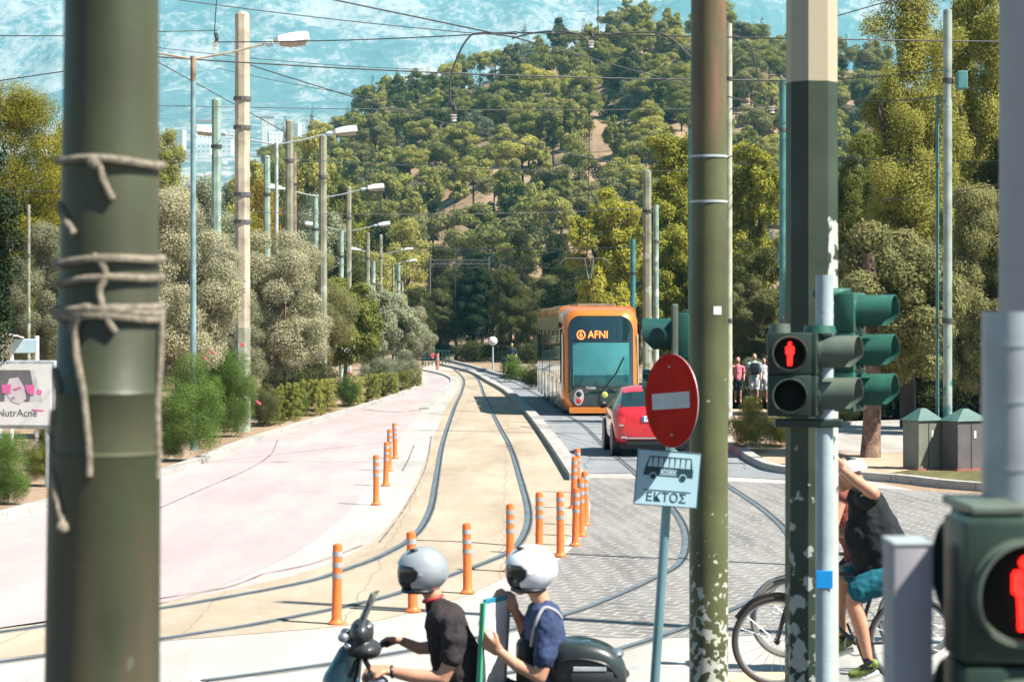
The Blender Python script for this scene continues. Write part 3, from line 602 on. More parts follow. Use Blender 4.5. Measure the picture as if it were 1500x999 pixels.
# ------------------------------------------------------------------ town below the mountain
wallm = [mat('house_wall_white', (.82, .80, .76), .8, var=.03, vscale=.05), mat('house_wall_cream', (.70, .64, .55), .8, var=.03, vscale=.05)]
winm = mat('house_window', (.32, .34, .35), .5); roofm = mat('house_roof', (.45, .22, .16), .8)
TOWN = [(244, 212, 16, 20), (262, 204, 18, 26), (300, 192, 40, 26), (270, 240, 30, 30), (330, 222, 22, 34), (250, 252, 20, 24), (318, 252, 26, 30), (285, 262, 18, 20), (300, 222, 20, 22),
        (392, 180, 18, 14), (412, 186, 14, 16), (430, 190, 20, 18), (405, 202, 24, 16), (455, 178, 14, 10), (470, 186, 16, 14), (348, 205, 14, 18), (565, 178, 12, 8), (582, 176, 10, 8), (20, 208, 24, 26), (55, 225, 26, 26), (82, 215, 20, 28), (120, 215, 22, 24), (180, 215, 22, 22), (70, 245, 24, 26), (510, 180, 16, 12), (535, 184, 14, 12)]
for i, (px, py, w, h) in enumerate(TOWN):
    d = 1750 + (260 - py) * 9 + (i % 3) * 20; s = S(d); c = P(px, py, d); ww, hh = w / s, h / s
    e = empty('town_house', (c.x, c.y, c.z - hh / 2), rnd.uniform(-.5, .5), f'{["white", "cream"][i % 2]} flat roofed town house, ' + ('seen left of the roped pole' if px < 230 else 'between the roped pole and the beige pole' if px < 350 else 'right of the beige pole'), 'house', 'town houses under the mountain')
    MB().box((0, 0, hh / 2 - 25), (ww, ww * .7, hh + 50)).build('wall', wallm[i % 2], e)
    if i in (2, 9): MB().box((0, 0, hh + .8), (ww * 1.1, ww * .8, 1.6)).build('roof', roofm, e)
    nx, nz = max(2, int(ww / 4)), max(1, int(hh / 4))
    mb = MB()
    for a in range(nx):
        for b_ in range(nz): mb.box(((a + .5) / nx * ww - ww / 2, -ww * .35, (b_ + .5) / nz * hh), (ww / nx * .28, .4, hh / nz * .26))
    mb.build('window', winm, e)

# ------------------------------------------------------------------ poles
def octa(mb, p0, p1, r0, r1): mb.cyl(p0, p1, r0, r1, 8, True, math.pi / 8)
POLE = [ # px, topy, w, d, kind, mat, label
 (317, 147, 14, 68, 'oct', 'pale green', 'pale green octagonal pole second to the left of the beige pole'),
 (355, 22, 22, 60, 'oct', 'beige', 'tall beige octagonal concrete pole with dark straps'),
 (391, 230, 10, 84, 'oct', 'pale green', 'short pale green pole stub just right of the beige pole'),
 (424, 178, 12, 80, 'oct', 'grey green', 'grey green pole left of the second lamp head'),
 (431, 222, 7, 96, 'rnd', 'rust', 'thin rusty pole tight behind the grey green one'),
 (473, 200, 12, 78, 'oct', 'grey green', 'grey green pole directly beneath the second lamp head'),
 (462, 290, 8, 100, 'rnd', 'pale green', 'pale stub pole left of the third lamp mast'),
 (511, 275, 8, 104, 'oct', 'grey green', 'grey green pole left of the third lamp head'),
 (500, 337, 7, 118, 'rnd', 'pale green', 'short pale pole next to the fourth lamp mast'),
 (539, 342, 6, 128, 'oct', 'grey green', 'small green pole below the third lamp head'),
 (547, 382, 6, 134, 'rnd', 'pale green', 'short pale green pole beside the small green one'),
 (558, 345, 5, 140, 'oct', 'grey green', 'slim green pole under the fourth lamp head'),
 (576, 391, 4, 160, 'rnd', 'grey green', 'tiny pole just right of the sixth lamp mast'),
 (584, 385, 5, 165, 'rnd', 'pale green', 'tiny pole under the fifth lamp head'),
 (589, 412, 4, 175, 'rnd', 'grey green', 'farthest tiny pole of the left row'),
 (42, 300, 5, 62, 'rnd', 'grey green', 'thin pole standing behind the poster board'),
 (1068, 35, 9, 57, 'rnd', 'cream', 'cream pole standing tight behind the round green pole'),
 (1012, 188, 8, 72, 'rnd', 'teal', 'blue teal pole peeping out left of the round green pole'),
 (948, 252, 13, 80, 'oct', 'grey green', 'grey octagonal pole right of the tram roof'),
 (961, 300, 8, 86, 'rnd', 'pale green', 'pale blue round pole close behind the grey octagonal one'),
 (927, 350, 8, 92, 'rnd', 'teal', 'teal pole rising just behind the tram roof corner'),
 (1147, 116, 11, 62, 'rnd', 'teal', 'teal and brown pole half hidden left of the octagonal pole'),
 (1388, 15, 13, 44.6, 'rnd', 'cream teal', 'tall teal and cream pole standing beside the cabinets'),
 (1373, 140, 5, 44.8, 'rnd', 'teal', 'thin dark teal conduit pole left of the tall cream one'),
 (862, 402, 5, 150, 'rnd', 'grey green', 'thin pole visible above the tram roof, right one'),
 (850, 418, 4, 160, 'rnd', 'grey green', 'thin pole visible above the tram roof, left one'),
 (946, 365, 6, 110, 'rnd', 'rust', 'thin brownish pole behind the teal pole right of the tram')]
PM = {'beige': paint_pole('beige_pole', (.50, .43, .32), (.06, .09, .06), 0, 1.0, .60), 'pale green': paint_pole('pale_green_pole', (.27, .38, .31), (.50, .54, .50), 1, 12, .55, scale=3),
      'grey green': paint_pole('grey_green_pole', (.27, .27, .19), (.36, .40, .33), 1, 12, .6, scale=3), 'rust': mat('rusty_pole', (.26, .19, .13), .8, var=.3, vscale=3), 'cream': paint_pole('cream_pole', (.46, .46, .33), (.5, .55, .5), 0, 6, .6, scale=4),
      'teal': paint_pole('teal_pole', (.07, .22, .22), (.35, .34, .28), 0, 6, .62, scale=4), 'cream teal': paint_pole('teal_cream_pole', (.30, .36, .32), (.06, .20, .20), 0, 3, .5, scale=5)}
for i, (px, ty, w, d, kd, mk, lab) in enumerate(POLE):
    s = S(d); top = CAMH + (HZ - ty) / s; r = w / 2 / s; X = (px - CX) / s
    e = empty('tram_pole' if w > 6 else 'street_pole', (X, d, 0), 0, lab, 'pole', 'poles carrying the overhead lines'); mb = MB()
    if kd == 'oct': octa(mb, (0, 0, 0), (0, 0, top), r * 1.12, r); mb.ball((0, 0, top), (r * .96, r * .96, r * .5), 8, 4)
    else: mb.cyl((0, 0, 0), (0, 0, top), r * 1.05, r, 14)
    mb.build('shaft', PM[mk], e, True, 30)
    zs = [CAMH, top - 1.4] if i != 1 else [CAMH + (HZ - q) / s for q in (145, 187, 285, 325)]
    for z in zs:
        st = MB(); st.cyl((0, 0, z - .05), (0, 0, z + .05), r * 1.2, r * 1.2, 12); st.build('clamp_band', M['darkgrey'] if i % 2 else M['wire'], e)
    if i == 22:
        MB().box((.28, 0, CAMH + (HZ - 118) / s), (.2, .25, .36), bev=.02).build('junction_box', PM['teal'], e)
    if i == 1: MB().cyl((0, 0, 0), (0, 0, CAMH + (HZ - 480) / s), r * 1.14, r * 1.13, 8, True, math.pi / 8).build('painted_foot', PM['grey green'], e)

# street lamps: T masts with two arms
M['lampw'] = mat('lamp_head_white', (.78, .78, .76), .4, var=.03); M['lampb'] = mat('lamp_underside', (.50, .42, .34), .5); M['lampc'] = mat('lamp_neck_blue', (.45, .62, .70), .4)
LAMPS = [(283, 84, 51.5), (405, 210, 74), (475, 288, 100), (509, 338, 140), (558, 372, 185), (570, 388, 215), (590, 420, 330), (598, 432, 370), (614, 440, 410)]
M['lampmast'] = [mat('lamp_mast_blue', (.20, .31, .33), .5, var=.2), mat('lamp_mast_grey', (.40, .46, .44), .5, var=.2)]
for i, (px, ty, d) in enumerate(LAMPS):
    s = S(d); top = CAMH + (HZ - ty) / s; X = (px - CX) / s
    lab = 'double armed street lamp, ' + ['nearest, with a rust red mast top', 'second in the row', 'third in the row', 'fourth in the row', 'fifth in the row', 'sixth in the row', 'third from the far end', 'second from the far end', 'last and farthest'][i]
    e = empty('street_lamp', (X, d, 0), 0, lab, 'street lamp', 'street lamps left of the tracks')
    MB().cyl((0, 0, 0), (0, 0, top - .55), .075, .06, 12).build('mast', M['lampmast'][i > 0], e, True)
    MB().cyl((0, 0, top - .55), (0, 0, top + .02), .065, .062, 12).build('mast_top', PM['rust'] if i == 0 else M['lampmast'][1], e, True)
    for sx in (-1, 1):
        a0 = Vector((0, 0, top - .05)); a1 = Vector((sx * 1.62, 0, top + .30))
        MB().tube([a0, a0.lerp(a1, .5) + Vector((0, 0, -.03)), a1], .028, 8).build('arm', M['galv'] if i else PM['beige'], e)
        # lamp head : wedge
        hd = MB(); u = Vector((sx, 0, .12)).normalized(); w_ = Vector((-u.z, 0, u.x)) if sx > 0 else Vector((u.z, 0, -u.x))
        if w_.z < 0: w_ = -w_
        rings = []
        for tt, hw, hu, hd_ in [(0, .05, .05, .05), (.22, .07, .07, .06), (.34, .14, .13, .08), (.62, .16, .17, .10), (.98, .15, .17, .11), (1.04, .12, .13, .09)]:
            c = a1 + u * tt; rings.append([c + Vector((0, -hw, 0)) - w_ * hd_ * .3, c + Vector((0, -hw * .8, 0)) + w_ * hu, c + Vector((0, hw * .8, 0)) + w_ * hu, c + Vector((0, hw, 0)) - w_ * hd_ * .3])
        hd.rings(rings); h_ = hd.build('lamp_head', M['lampw'], e)
        lo = MB(); rings = []
        for tt, hw, hd_ in [(.36, .12, .09), (.6, .15, .14), (.96, .14, .14)]:
            c = a1 + u * tt; rings.append([c + Vector((0, -hw, 0)) - w_ * .035, c + Vector((0, hw, 0)) - w_ * .035, c + Vector((0, hw * .7, 0)) - w_ * hd_, c + Vector((0, -hw * .7, 0)) - w_ * hd_])
        lo.rings(rings); lo.build('lamp_glass', M['lampb'], h_)
        MB().cyl(a1 + u * .05, a1 + u * .2, .085, .085, 10).build('collar', M['lampc'], h_)
# round globe lamp / mirror by far kerb
g = G(722, 543); e = empty('globe_lamp', g, 0, 'white globe lamp on a short post at the far right kerb', 'lamp')
MB().cyl((0, 0, 0), (0, 0, 1.45), .05, .05, 10).build('post', M['galv'], e); MB().ball((0, 0, 1.75), .27, 16, 10).build('globe', M['white'], e, True)

# ------------------------------------------------------------------ overhead wires
def sagline(a, b, sag, k=14): return [Vector(a).lerp(Vector(b), i / k) - Vector((0, 0, sag * 4 * (i / k) * (1 - i / k))) for i in range(k + 1)]
WIRES = [ # (x0,y0,d0) (x1,y1,d1) radius_px sag label
 ((440, -10, 30), (757, 56, 44), 2.2, .0, 'thick dark wire slanting down from the top edge to the junction above the hill'),
 ((230, -4, 34), (757, 54, 44), 1.4, .05, 'thin wire slanting from the top left to the junction above the hill'),
 ((92, 50, 40), (318, 45, 44), 1.4, .0, 'short dark wire from the roped pole to the hanging insulator'),
 ((318, 62, 44), (757, 47, 44), 1.6, .05, 'level wire joining the left insulator and the junction above the hill'),
 ((757, 48, 44), (1160, 57, 44), 2.0, .0, 'dark level span from the junction to behind the octagonal pole'),
 ((1160, 57, 44), (1500, 62, 46), 1.8, .0, 'dark level span from the octagonal pole to the right edge'),
 ((180, 80, 52), (1160, 118, 58), 2.0, .15, 'long thick span crossing the beige pole and the hill'),
 ((230, 70, 60), (620, 102, 78), 1.0, .1, 'faint wire crossing the mountain above the beige pole strap'),
 ((355, 92, 60), (905, 240, 90), 1.6, .2, 'beaded wire descending from the beige pole across the hill'),
 ((180, 154, 60), (1160, 158, 70), 1.0, .1, 'thin level wire near the foot of the mountain'),
 ((225, 88, 50), (420, 195, 82), 1.2, .0, 'wire slanting from the nearest lamp down past the beige pole'),
 ((-10, 53, 40), (100, 53, 40), 1.4, .0, 'upper short wire left of the roped pole'),
 ((-10, 120, 42), (100, 104, 42), 1.6, .0, 'lower short wire left of the roped pole'),
 ((757, 56, 44), (1140, 162, 60), 1.8, .0, 'wire descending rightwards over the hill behind the round pole'),
 ((317, 100, 68), (600, 150, 100), .9, .1, 'faint thin wire below the beaded one'),
 ((1062, 235, 52), (1150, 180, 44), 1.6, .0, 'short slanting wire between the two big poles'),
 ((1150, 122, 60), (1390, 103, 44.6), 1.3, .02, 'upper feed wire reaching the tall cream and teal pole'),
 ((1150, 124, 60), (1386, 140, 44.6), 1.6, .25, 'sagging feed wire reaching the tall cream and teal pole'),
 ((1215, 27, 40), (1330, -6, 40), 1.6, .0, 'slanting wire at the top between octagonal pole and eucalyptus'),
 ((1160, 228, 60), (1500, 236, 50), 1.0, .05, 'thin wire over the eucalyptus right of the octagonal pole'),
 ((1290, 294, 50), (1500, 262, 44), 1.2, .05, 'rising wire at the right across the tamarisk'),
 ((-10, 280, 62), (100, 281, 62), 1.0, .0, 'thin wire across the yellow green trees'),
 ((350, 228, 60), (1012, 250, 80), .9, .15, 'faint wire at mid hill height'),
 ((350, 310, 70), (955, 305, 80), .9, .15, 'faint wire passing the third lamp head'),
 ((509, 356, 110), (927, 362, 62), 1.0, .15, 'low contact wire span before the dark wood'),
 ((584, 388, 160), (860, 392, 110), .9, .1, 'lowest distant span wire above the road end'),
 ((664, 178, 60), (668, 500, 300), .8, .3, 'contact wire running along the left track into the distance'),
 ((865, 66, 60), (860, 395, 76), 1.0, .2, 'contact wire running down to the tram'),
 ((876, -10, 44), (876, 50, 44), 1.6, .0, 'vertical dropper above the middle insulator'),
 ((318, -10, 44), (314, 50, 44), 1.6, .0, 'vertical dropper above the left insulator'),
 ((948, 310, 80), (800, 372, 110), 1.0, .1, 'span wire from the grey octagonal pole towards the dark trees')]
for a, b_, rp, sag, lab in WIRES:
    A, B = P(*a), P(*b_); k = 16; pts = sagline(A, B, sag, k)
    rr = [rp * .55 * (A.y + (B.y - A.y) * i / k) / F for i in range(k + 1)]
    tag(MB().tube(pts, rr, 6).build('overhead_wire', M['wire']), lab, 'wire', 'overhead wires')
# hangers
for lab, pts, d, rp in [
    ('curved black hanger arm drooping from the junction to a white insulator', [(757, 50), (700, 49), (683, 60), (671, 82), (661, 110), (659, 140), (664, 162)], 44, 2.4),
    ('curved black arc left of the middle insulator', [(750, 57), (780, 49), (815, 46), (845, 50), (862, 60)], 44, 2.0),
    ('curved black arc right of the middle insulator', [(870, 58), (900, 50), (960, 48), (985, 58), (1003, 75), (1016, 88)], 44, 2.0),
    ('dark drooping hanger between the two big poles', [(1075, 52), (1095, 62), (1104, 85), (1112, 118), (1122, 145), (1130, 154)], 50, 1.8)]:
    tag(MB().tube(catmull([P(x, y, d) for x, y in pts], 5), rp * d / F * .6, 8).build('wire_hanger', M['wire']), lab, 'wire hanger', 'wire hangers')
def insul(px, py, d, lab):
    e = empty('insulator', P(px, py, d), 0, lab, 'insulator', 'white insulators on the span wires'); q = d / F
    mb = MB()
    for k in range(3): mb.cyl((0, 0, -k * 4 * q), (0, 0, -k * 4 * q - 2 * q), 5.5 * q - k * q, 3.5 * q, 12)
    mb.build('porcelain_bell', M['porc'], e); MB().tube([(0, 0, 14 * q), (2 * q, 0, 6 * q), (0, 0, 0)], 3 * q, 8).build('hook', M['wire'], e)
insul(316, 63, 44, 'white insulator hanging left of the beige pole'); insul(665, 168, 44, 'white insulator at the end of the curved hanger arm')
insul(866, 60, 44, 'white insulator hanging over the hill crest'); insul(1131, 156, 50, 'white insulator between the two big poles')
gr = MB()
for i in range(14):
    x0 = 636 + i * 5.5; gr.tube([P(x0, 387, 190), P(x0 + 2.7, 381, 190), P(x0 + 5.5, 387, 190)], .02, 5)
gr.tube([P(630, 381, 190), P(716, 381, 190)], .035, 5); gr.tube([P(630, 387, 190), P(716, 387, 190)], .035, 5); gr.cyl(P(630, 376, 190), G(630, 480) * 0 + Vector((P(630, 376, 190).x, 190, 0)), .07)
gr.cyl(P(716, 376, 190), Vector((P(716, 376, 190).x, 190, 0)), .07)
tag(gr.build('signal_gantry', M['darkgrey']), 'dark lattice beam spanning above the far road end', 'gantry')

# ------------------------------------------------------------------ foreground poles
gp = paint_pole('roped_pole_green', (.056, .066, .032), (.12, .145, .10), .3, 3.0, .575, rust=(.085, .068, .040), scale=16, rz=(1.0, 2.0))
t = gp.node_tree
e = empty('utility_pole', (0, 0, 0), 0, 'thick dark green pole in the left foreground bound with pale rope', 'pole')
d = 5.5; s = S(d); mb = MB(); prof = [(-1.2, 150, 168), (668, 153.5, 163), (673, 155, 158), (676, 156, 152), (570, 158, 151), (572, 158, 150), (0, 163.5, 137), (-300, 167, 130)]
def pring(y, cx, w, z=None):
    zz = CAMH - (y - HZ) / s if z is None else z
    return [Vector(((cx - CX) / s + w / 2 / s * math.cos(2 * math.pi * k / 48), d + w / 2 / s * math.sin(2 * math.pi * k / 48), zz)) for k in range(48)]
rings = [pring(0, 147, 172, 0)]
for y, cx, w in [(999, 150, 167), (668, 153, 163), (664, 155, 166), (660, 155, 155), (578, 157, 152), (575, 157.5, 155), (570, 158, 148), (400, 160, 144), (200, 162, 140), (0, 163.5, 137), (-400, 168, 132)]: rings.append(pring(y, cx, w))
mb.rings(rings); mb.build('shaft', gp, e, True, 50)
ropem = mat('rope', (.36, .31, .23), .9, var=.25, vscale=60, bump=.8, bscale=220)
rope = empty('rope', (0, 0, 0), 0, 'pale frayed rope wound round the foreground green pole with hanging ends', 'rope')
def pc(y): return (interp([(-100, 164), (0, 163.5), (400, 160), (668, 155), (999, 150)], y), interp([(0, 137), (400, 144), (570, 150), (660, 156), (700, 164)], y) / 2)
def coil(y0, y1, rp, wob=0.0):
    pts = []
    for k in range(49):
        a = 2 * math.pi * k / 48; cx, hw = pc((y0 + y1) / 2); y = y0 + (y1 - y0) * (.5 + .5 * math.cos(a)) + wob * math.sin(a * 3)
        R_ = (hw + rp * .9) / s; pts.append(Vector(((cx - CX) / s + R_ * math.cos(a), d - R_ * math.sin(a) * 1.0, CAMH - (y - HZ) / s)))
    return MB().tube(pts, rp / s, 8)
for j, (ya, yb, rp) in enumerate([(243, 236, 6), (379, 386, 6), (406, 414, 5.5), (448, 462, 5.5), (458, 452, 5.5), (467, 462, 5.5)]):
    coil(yb, ya, rp, 2).build('coil', ropem, rope, True)
def onpole(px, py, lift=0.0):
    cx, hw = pc(py); u = max(-.999, min(.999, (px - cx) / hw)); return Vector(((px - CX) / s, d - (hw * math.sqrt(1 - u * u) + 5 + lift) / s, CAMH - (py - HZ) / s))
for pts in [[(150, 236), (158, 244), (163, 262), (170, 280), (178, 296)], [(150, 376), (165, 392), (168, 410), (160, 425), (163, 445), (172, 470), (182, 486)], [(118, 485), (122, 462), (138, 450), (156, 456)],
            [(150, 458), (132, 466), (124, 485), (126, 520), (136, 570), (142, 620), (146, 660), (147, 692)], [(92, 300), (100, 316), (112, 332), (121, 346)], [(84, 540), (88, 555), (94, 572)], [(84, 600), (80, 640), (86, 690), (96, 730), (106, 764)]]:
    MB().tube(catmull([onpole(*p) for p in pts], 6), 5.2 / s, 8).build('hanging_end', ropem, rope, True)
MB().tube(catmull([Vector(((x - CX) / s, d - .02, CAMH - (y - HZ) / s)) for x, y in [(232, 445), (238, 480), (236, 540), (232, 600), (234, 660), (231, 700)]], 6), 5 / s, 8).build('hanging_end', ropem, rope, True)
MB().ball(onpole(106, 766), .016, 8, 6).build('knot', ropem, rope); MB().ball(onpole(152, 244, 3), .017, 8, 6).build('knot', ropem, rope)

# round rusty green pole
d = 15.5; s = S(d); e = empty('utility_pole', ((1038 - CX) / s, d, 0), 0, 'thick round green pole with rust streaks, metal bands and peeling lower paint', 'pole')
rp_m = paint_pole('round_pole_green', (.095, .105, .042), (.50, .50, .43), .2, 2.0, .545, rust=(.20, .10, .06), scale=19)
mb = MB(); mb.cyl((0, 0, 0), (0, 0, 3.25), .134, .132, 40); mb.cyl((0, 0, 3.25), (0, 0, 9), .126, .112, 40); mb.build('shaft', rp_m, e, True)
for y in (230, 296): MB().cyl((0, 0, CAMH + (HZ - y) / s - .008), (0, 0, CAMH + (HZ - y) / s + .008), .131, .131, 40, False).build('metal_band', M['galv'], e, True)
stk = MB(); z = CAMH + (HZ - 455) / s
for k in range(5): a = math.radians(-78 + k * 5); stk.box((.1335 * math.cos(a), .1335 * math.sin(a), z), (.012, .004, .055), a + math.pi / 2)
stk.build('paper_scrap', M['white'], e)
# octagonal pole
d = 14.6; s = S(d); e = empty('utility_pole', ((1189 - CX) / s, d, 0), 0, 'broad octagonal pole, beige above and dark green below, beside the pedestrian signal', 'pole')
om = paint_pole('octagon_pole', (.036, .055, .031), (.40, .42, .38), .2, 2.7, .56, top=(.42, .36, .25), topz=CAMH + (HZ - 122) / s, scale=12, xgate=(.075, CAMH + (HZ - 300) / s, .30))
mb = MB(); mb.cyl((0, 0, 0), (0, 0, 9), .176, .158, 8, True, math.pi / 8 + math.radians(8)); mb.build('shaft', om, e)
# concrete column right edge
d = 8.0; s = S(d); e = empty('utility_pole', ((1522 - CX) / s, d, 0), 0, 'smooth grey concrete column cut by the right edge, above the metal post', 'pole')
mb = MB(); mb.cyl((0, 0, 0), (0, 0, 8), .145, .132, 48); mb.build('shaft', mat('grey_column', (.47, .44, .42), .8, var=.05, vscale=3, bump=.2, bscale=25), e, True)
MB().cyl((-.042, -.13, CAMH + (HZ - 52) / s), (-.042, -.145, CAMH + (HZ - 52) / s), .016, .016, 14).build('plug', mat('column_plug', (.30, .28, .27), .8), e)
# off-frame masts whose shadows cross the junction
for i, (x, y, h, r) in enumerate([(7.5, 19.0, 13, .12), (9.2, 24.5, 12, .07)]):
    e = empty('street_pole', (x, y, 0), 0, ['thick grey mast beyond the right edge of the junction', 'slim grey mast farther beyond the right edge'][i], 'pole'); MB().cyl((0, 0, 0), (0, 0, h), r * 1.2, r * .8, 14).build('shaft', M['galv'], e, True)

# ------------------------------------------------------------------ traffic signals
redm = mat('red_signal_lit', (.8, .02, .01), .4, emit=((1, .012, .008), 5.5)); t = redm.node_tree; vo = t.nodes.new("ShaderNodeTexVoronoi"); vo.inputs["Scale"].default_value = 170; tcx = t.nodes.new("ShaderNodeTexCoord"); t.links.new(tcx.outputs["Object"], vo.inputs["Vector"])
mrx = t.nodes.new("ShaderNodeMapRange"); mrx.inputs[1].default_value = .15; mrx.inputs[2].default_value = .6; mrx.inputs[3].default_value = 5.0; mrx.inputs[4].default_value = .8; t.links.new(vo.outputs["Distance"], mrx.inputs[0]); t.links.new(mrx.outputs[0], t.nodes["Principled BSDF"].inputs["Emission Strength"])
lensm = mat('unlit_lens', (.006, .008, .006), .6, spec=.15); capm = M['black']
def aspect(parent, q, c, r, hlen, housing, hoodm, size, depth, lit=False, lip=.012):
    """one signal head aspect; q: quaternion/matrix with local -Y facing outwards"""
    c = Vector(c); m3 = q.to_3x3()
    def T_(v): return c + m3 @ Vector(v)
    b_ = MB().box((0, depth / 2, 0), (size[0], depth, size[1]), bev=.012); b_.v = [tuple(T_(v)) for v in b_.v]; h_ = b_.build('housing', housing, parent, True)
    # hood: cylinder open below, cut obliquely
    n = 28; rings = []; th0 = -math.radians(50)
    for (rad, rev) in ((r, 0), (r * .94, 1)):
        pass
    def hoodring(frac, rad):
        out = []
        for k in range(n + 1):
            a = th0 + (math.pi - 2 * th0) * k / n; up = (math.sin(a) + 1) / 2
            L_ = hlen * (.45 + .55 * min(1, up * 2.2) ** .7); out.append(T_((rad * math.cos(a), -L_ * frac, rad * math.sin(a))))
        return out
    hd = MB(); hd.rings([hoodring(0, r), hoodring(.5, r * 1.01), hoodring(1, r * 1.03), hoodring(1, r * .985), hoodring(.5, r * .96), hoodring(0, r * .95)], False, False); hd.build('hood', hoodm, h_, True)
    rg = MB(); rg.rings([[T_((rad * math.cos(2 * math.pi * k / 32), -yy, rad * math.sin(2 * math.pi * k / 32))) for k in range(32)] for rad, yy in ((r * 1.05, 0), (r * 1.05, lip), (r * .93, lip), (r * .90, .002))], False); rg.build('ring', hoodm, h_, True)
    ln = MB(); ln.rings([[T_((rad * math.cos(2 * math.pi * k / 32), -yy, rad * math.sin(2 * math.pi * k / 32))) for k in range(32)] for rad, yy in ((r * .9, .003), (r * .6, .007), (r * .02, .009))], False); ln.build('lens', lensm, h_, True)
    if lit:
        u = r / .105; man = MB()
        def fig(pts, w0=.0): man.add([T_((x * u, -.014 * 1, z * u)) for x, z in pts], [tuple(range(len(pts)))]); man.add([T_((x * u, -.011, z * u)) for x, z in pts], [tuple(reversed(range(len(pts))))])
        fig([(.013 * math.cos(2 * math.pi * k / 14), .062 + .013 * math.sin(2 * math.pi * k / 14)) for k in range(14)])
        fig([(-.022, .046), (.022, .046), (.027, .038), (.027, .0), (.018, -.004), (.018, -.010), (-.018, -.010), (-.018, -.004), (-.027, 0), (-.027, .038)])
        fig([(-.0165, -.0101), (-.001, -.0101), (-.002, -.075), (-.014, -.075)]); fig([(.001, -.0101), (.0165, -.0101), (.014, -.075), (.002, -.075)])
        man.build('red_man', redm, h_)
    return h_
def qz(deg, tilt=0): return (Matrix.Rotation(math.radians(deg), 4, 'Z') @ Matrix.Rotation(math.radians(tilt), 4, 'X'))
d = 13.3; s = S(d)
# post
pe = empty('signal_post', ((1207.5 - CX) / s, d, 0), 0, 'slim pale blue grey signal post with a square blue sticker', 'post')
MB().cyl((0, 0, 0), (0, 0, CAMH + (HZ - 403) / s), .053, .053, 24).build('shaft', M['greypole'], pe, True)
MB().box((-.008, -.054, CAMH + (HZ - 847) / s), (.1, .008, .105), bev=.003).build('sticker', mat('blue_sticker', (.0, .25, .62), .5, var=.02), pe)
# pedestrian head
pz = P(1157, 518, d - .12); e = empty('pedestrian_signal', pz, 0, 'dark green two-lens pedestrian signal showing a red standing man, beside the octagonal pole', 'traffic signal')
e2 = aspect(e, qz(-6), (0, 0, 0), .100, .09, M['tlgreen'], M['hood'], (.262, .245), .17, True)
aspect(e, qz(-6), (0, 0, -61 / s), .100, .09, M['tlgreen'], M['hood'], (.262, .245), .17)
MB().cyl((-.05, .08, .12), (-.05, .08, .175), .065, .06, 18).build('cap', M['hood'], e, True); MB().box((.12, .1, -.41), (.4, .1, .05), bev=.01).build('bracket', M['tlgreen'], e)
# vehicle signal to the right (2 aspects seen), olive
v1 = P(1213, 518, d - .02); e = empty('vehicle_signal', v1, 0, 'olive green signal facing right, mounted on the slim post beside the red man', 'traffic signal')
for k in range(2): aspect(e, qz(66), (-.03, 0, -61 / s * k), .105, .215, M['tlgreen'], M['hood'], (.27, .245), .12)
MB().cyl((-.05, 0, .12), (-.05, 0, .165), .1, .09, 18).build('cap', M['tlteal'], e, True)
# teal 3 aspect
v2 = P(1260, 458, d + .35); e = empty('vehicle_signal', v2, 0, 'lighter teal three-hood signal facing right, behind the olive one', 'traffic signal')
for k in range(3): aspect(e, qz(66), (0, 0, -59 / s * k), .105, .215, M['tlteal'], M['tlteal'], (.27, .24), .13)
MB().tube([(-.30, -.3, .11), (-.14, 0, .12), (-.06, 0, .12)], .03, 10).build('bracket', M['tlteal'], e, True)
# dark teal signal facing left behind the no-entry disc
d2 = 16.4; v3 = P(990, 492, d2); e = empty('vehicle_signal', v3, 0, 'dark teal signal facing left behind the top of the no-entry disc', 'traffic signal')
for k in range(2): aspect(e, qz(-96), (0, 0, -75 * d2 / F * k), .125, .24, M['tldark'], M['tldark'], (.30, .33), .10)
MB().box((.12, .02, -.02), (.12, .2, .42), bev=.01).build('body', M['tldark'], e); MB().box((-.02, -.17, -.02), (.045, .03, .5), bev=.01).build('edge_plate', M['hood'], e)
MB().cyl((.17, 0, -.45), (.17, 0, -.05), .05, .05, 14).build('mount_pipe', M['greypole'], e, True)
MB().cyl((.17, 0, -3.0), (.17, 0, -.4), .05, .05, 14).build('post', M['tldark'], e, True)
# near right signal group
d = 4.7; s = S(d)
pe = empty('signal_post', ((1484 - CX) * (d + .32) / F, d + .32, 0), 0, 'shiny grey metal signal post in the right foreground', 'post')
MB().cyl((0, 0, 0), (0, 0, CAMH + (HZ - 456) / s), .069, .069, 40).build('shaft', M['greypost'], pe, True)
for y in (508, 595, 700): MB().cyl((0, 0, CAMH + (HZ - y) / s - .004), (0, 0, CAMH + (HZ - y) / s + .004), .071, .071, 40).build('collar', M['greypost'], pe, True)
pz = P(1500, 868, d - .02); e = empty('pedestrian_signal', pz, 0, 'large near pedestrian signal with red standing man, cut by the right edge', 'traffic signal')
aspect(e, qz(2), (0, 0, 0), .108, .07, M['tlgreen'], M['hood'], (.25, .30), .2, True); aspect(e, qz(2), (0, 0, -.29), .108, .07, M['tlgreen'], M['hood'], (.25, .27), .2)
v4 = P(1420, 845, d + .22); e = empty('vehicle_signal', v4, 0, 'dark signal facing left, joined behind the large near pedestrian signal', 'traffic signal')
for k in range(2): aspect(e, qz(-84), (0, 0, -.3 * k), .12, .05, M['tldark'], M['tldark'], (.30, .29), .12)
MB().box((.03, .0, .158), (.12, .32, .02), bev=.005).build('lid', M['hood'], e)
bx = P(1339, 1000, d + .1); e = empty('metal_cabinet', (bx.x, bx.y, 0), 0, 'plain grey metal box in the right foreground, left of the large signal', 'cabinet')
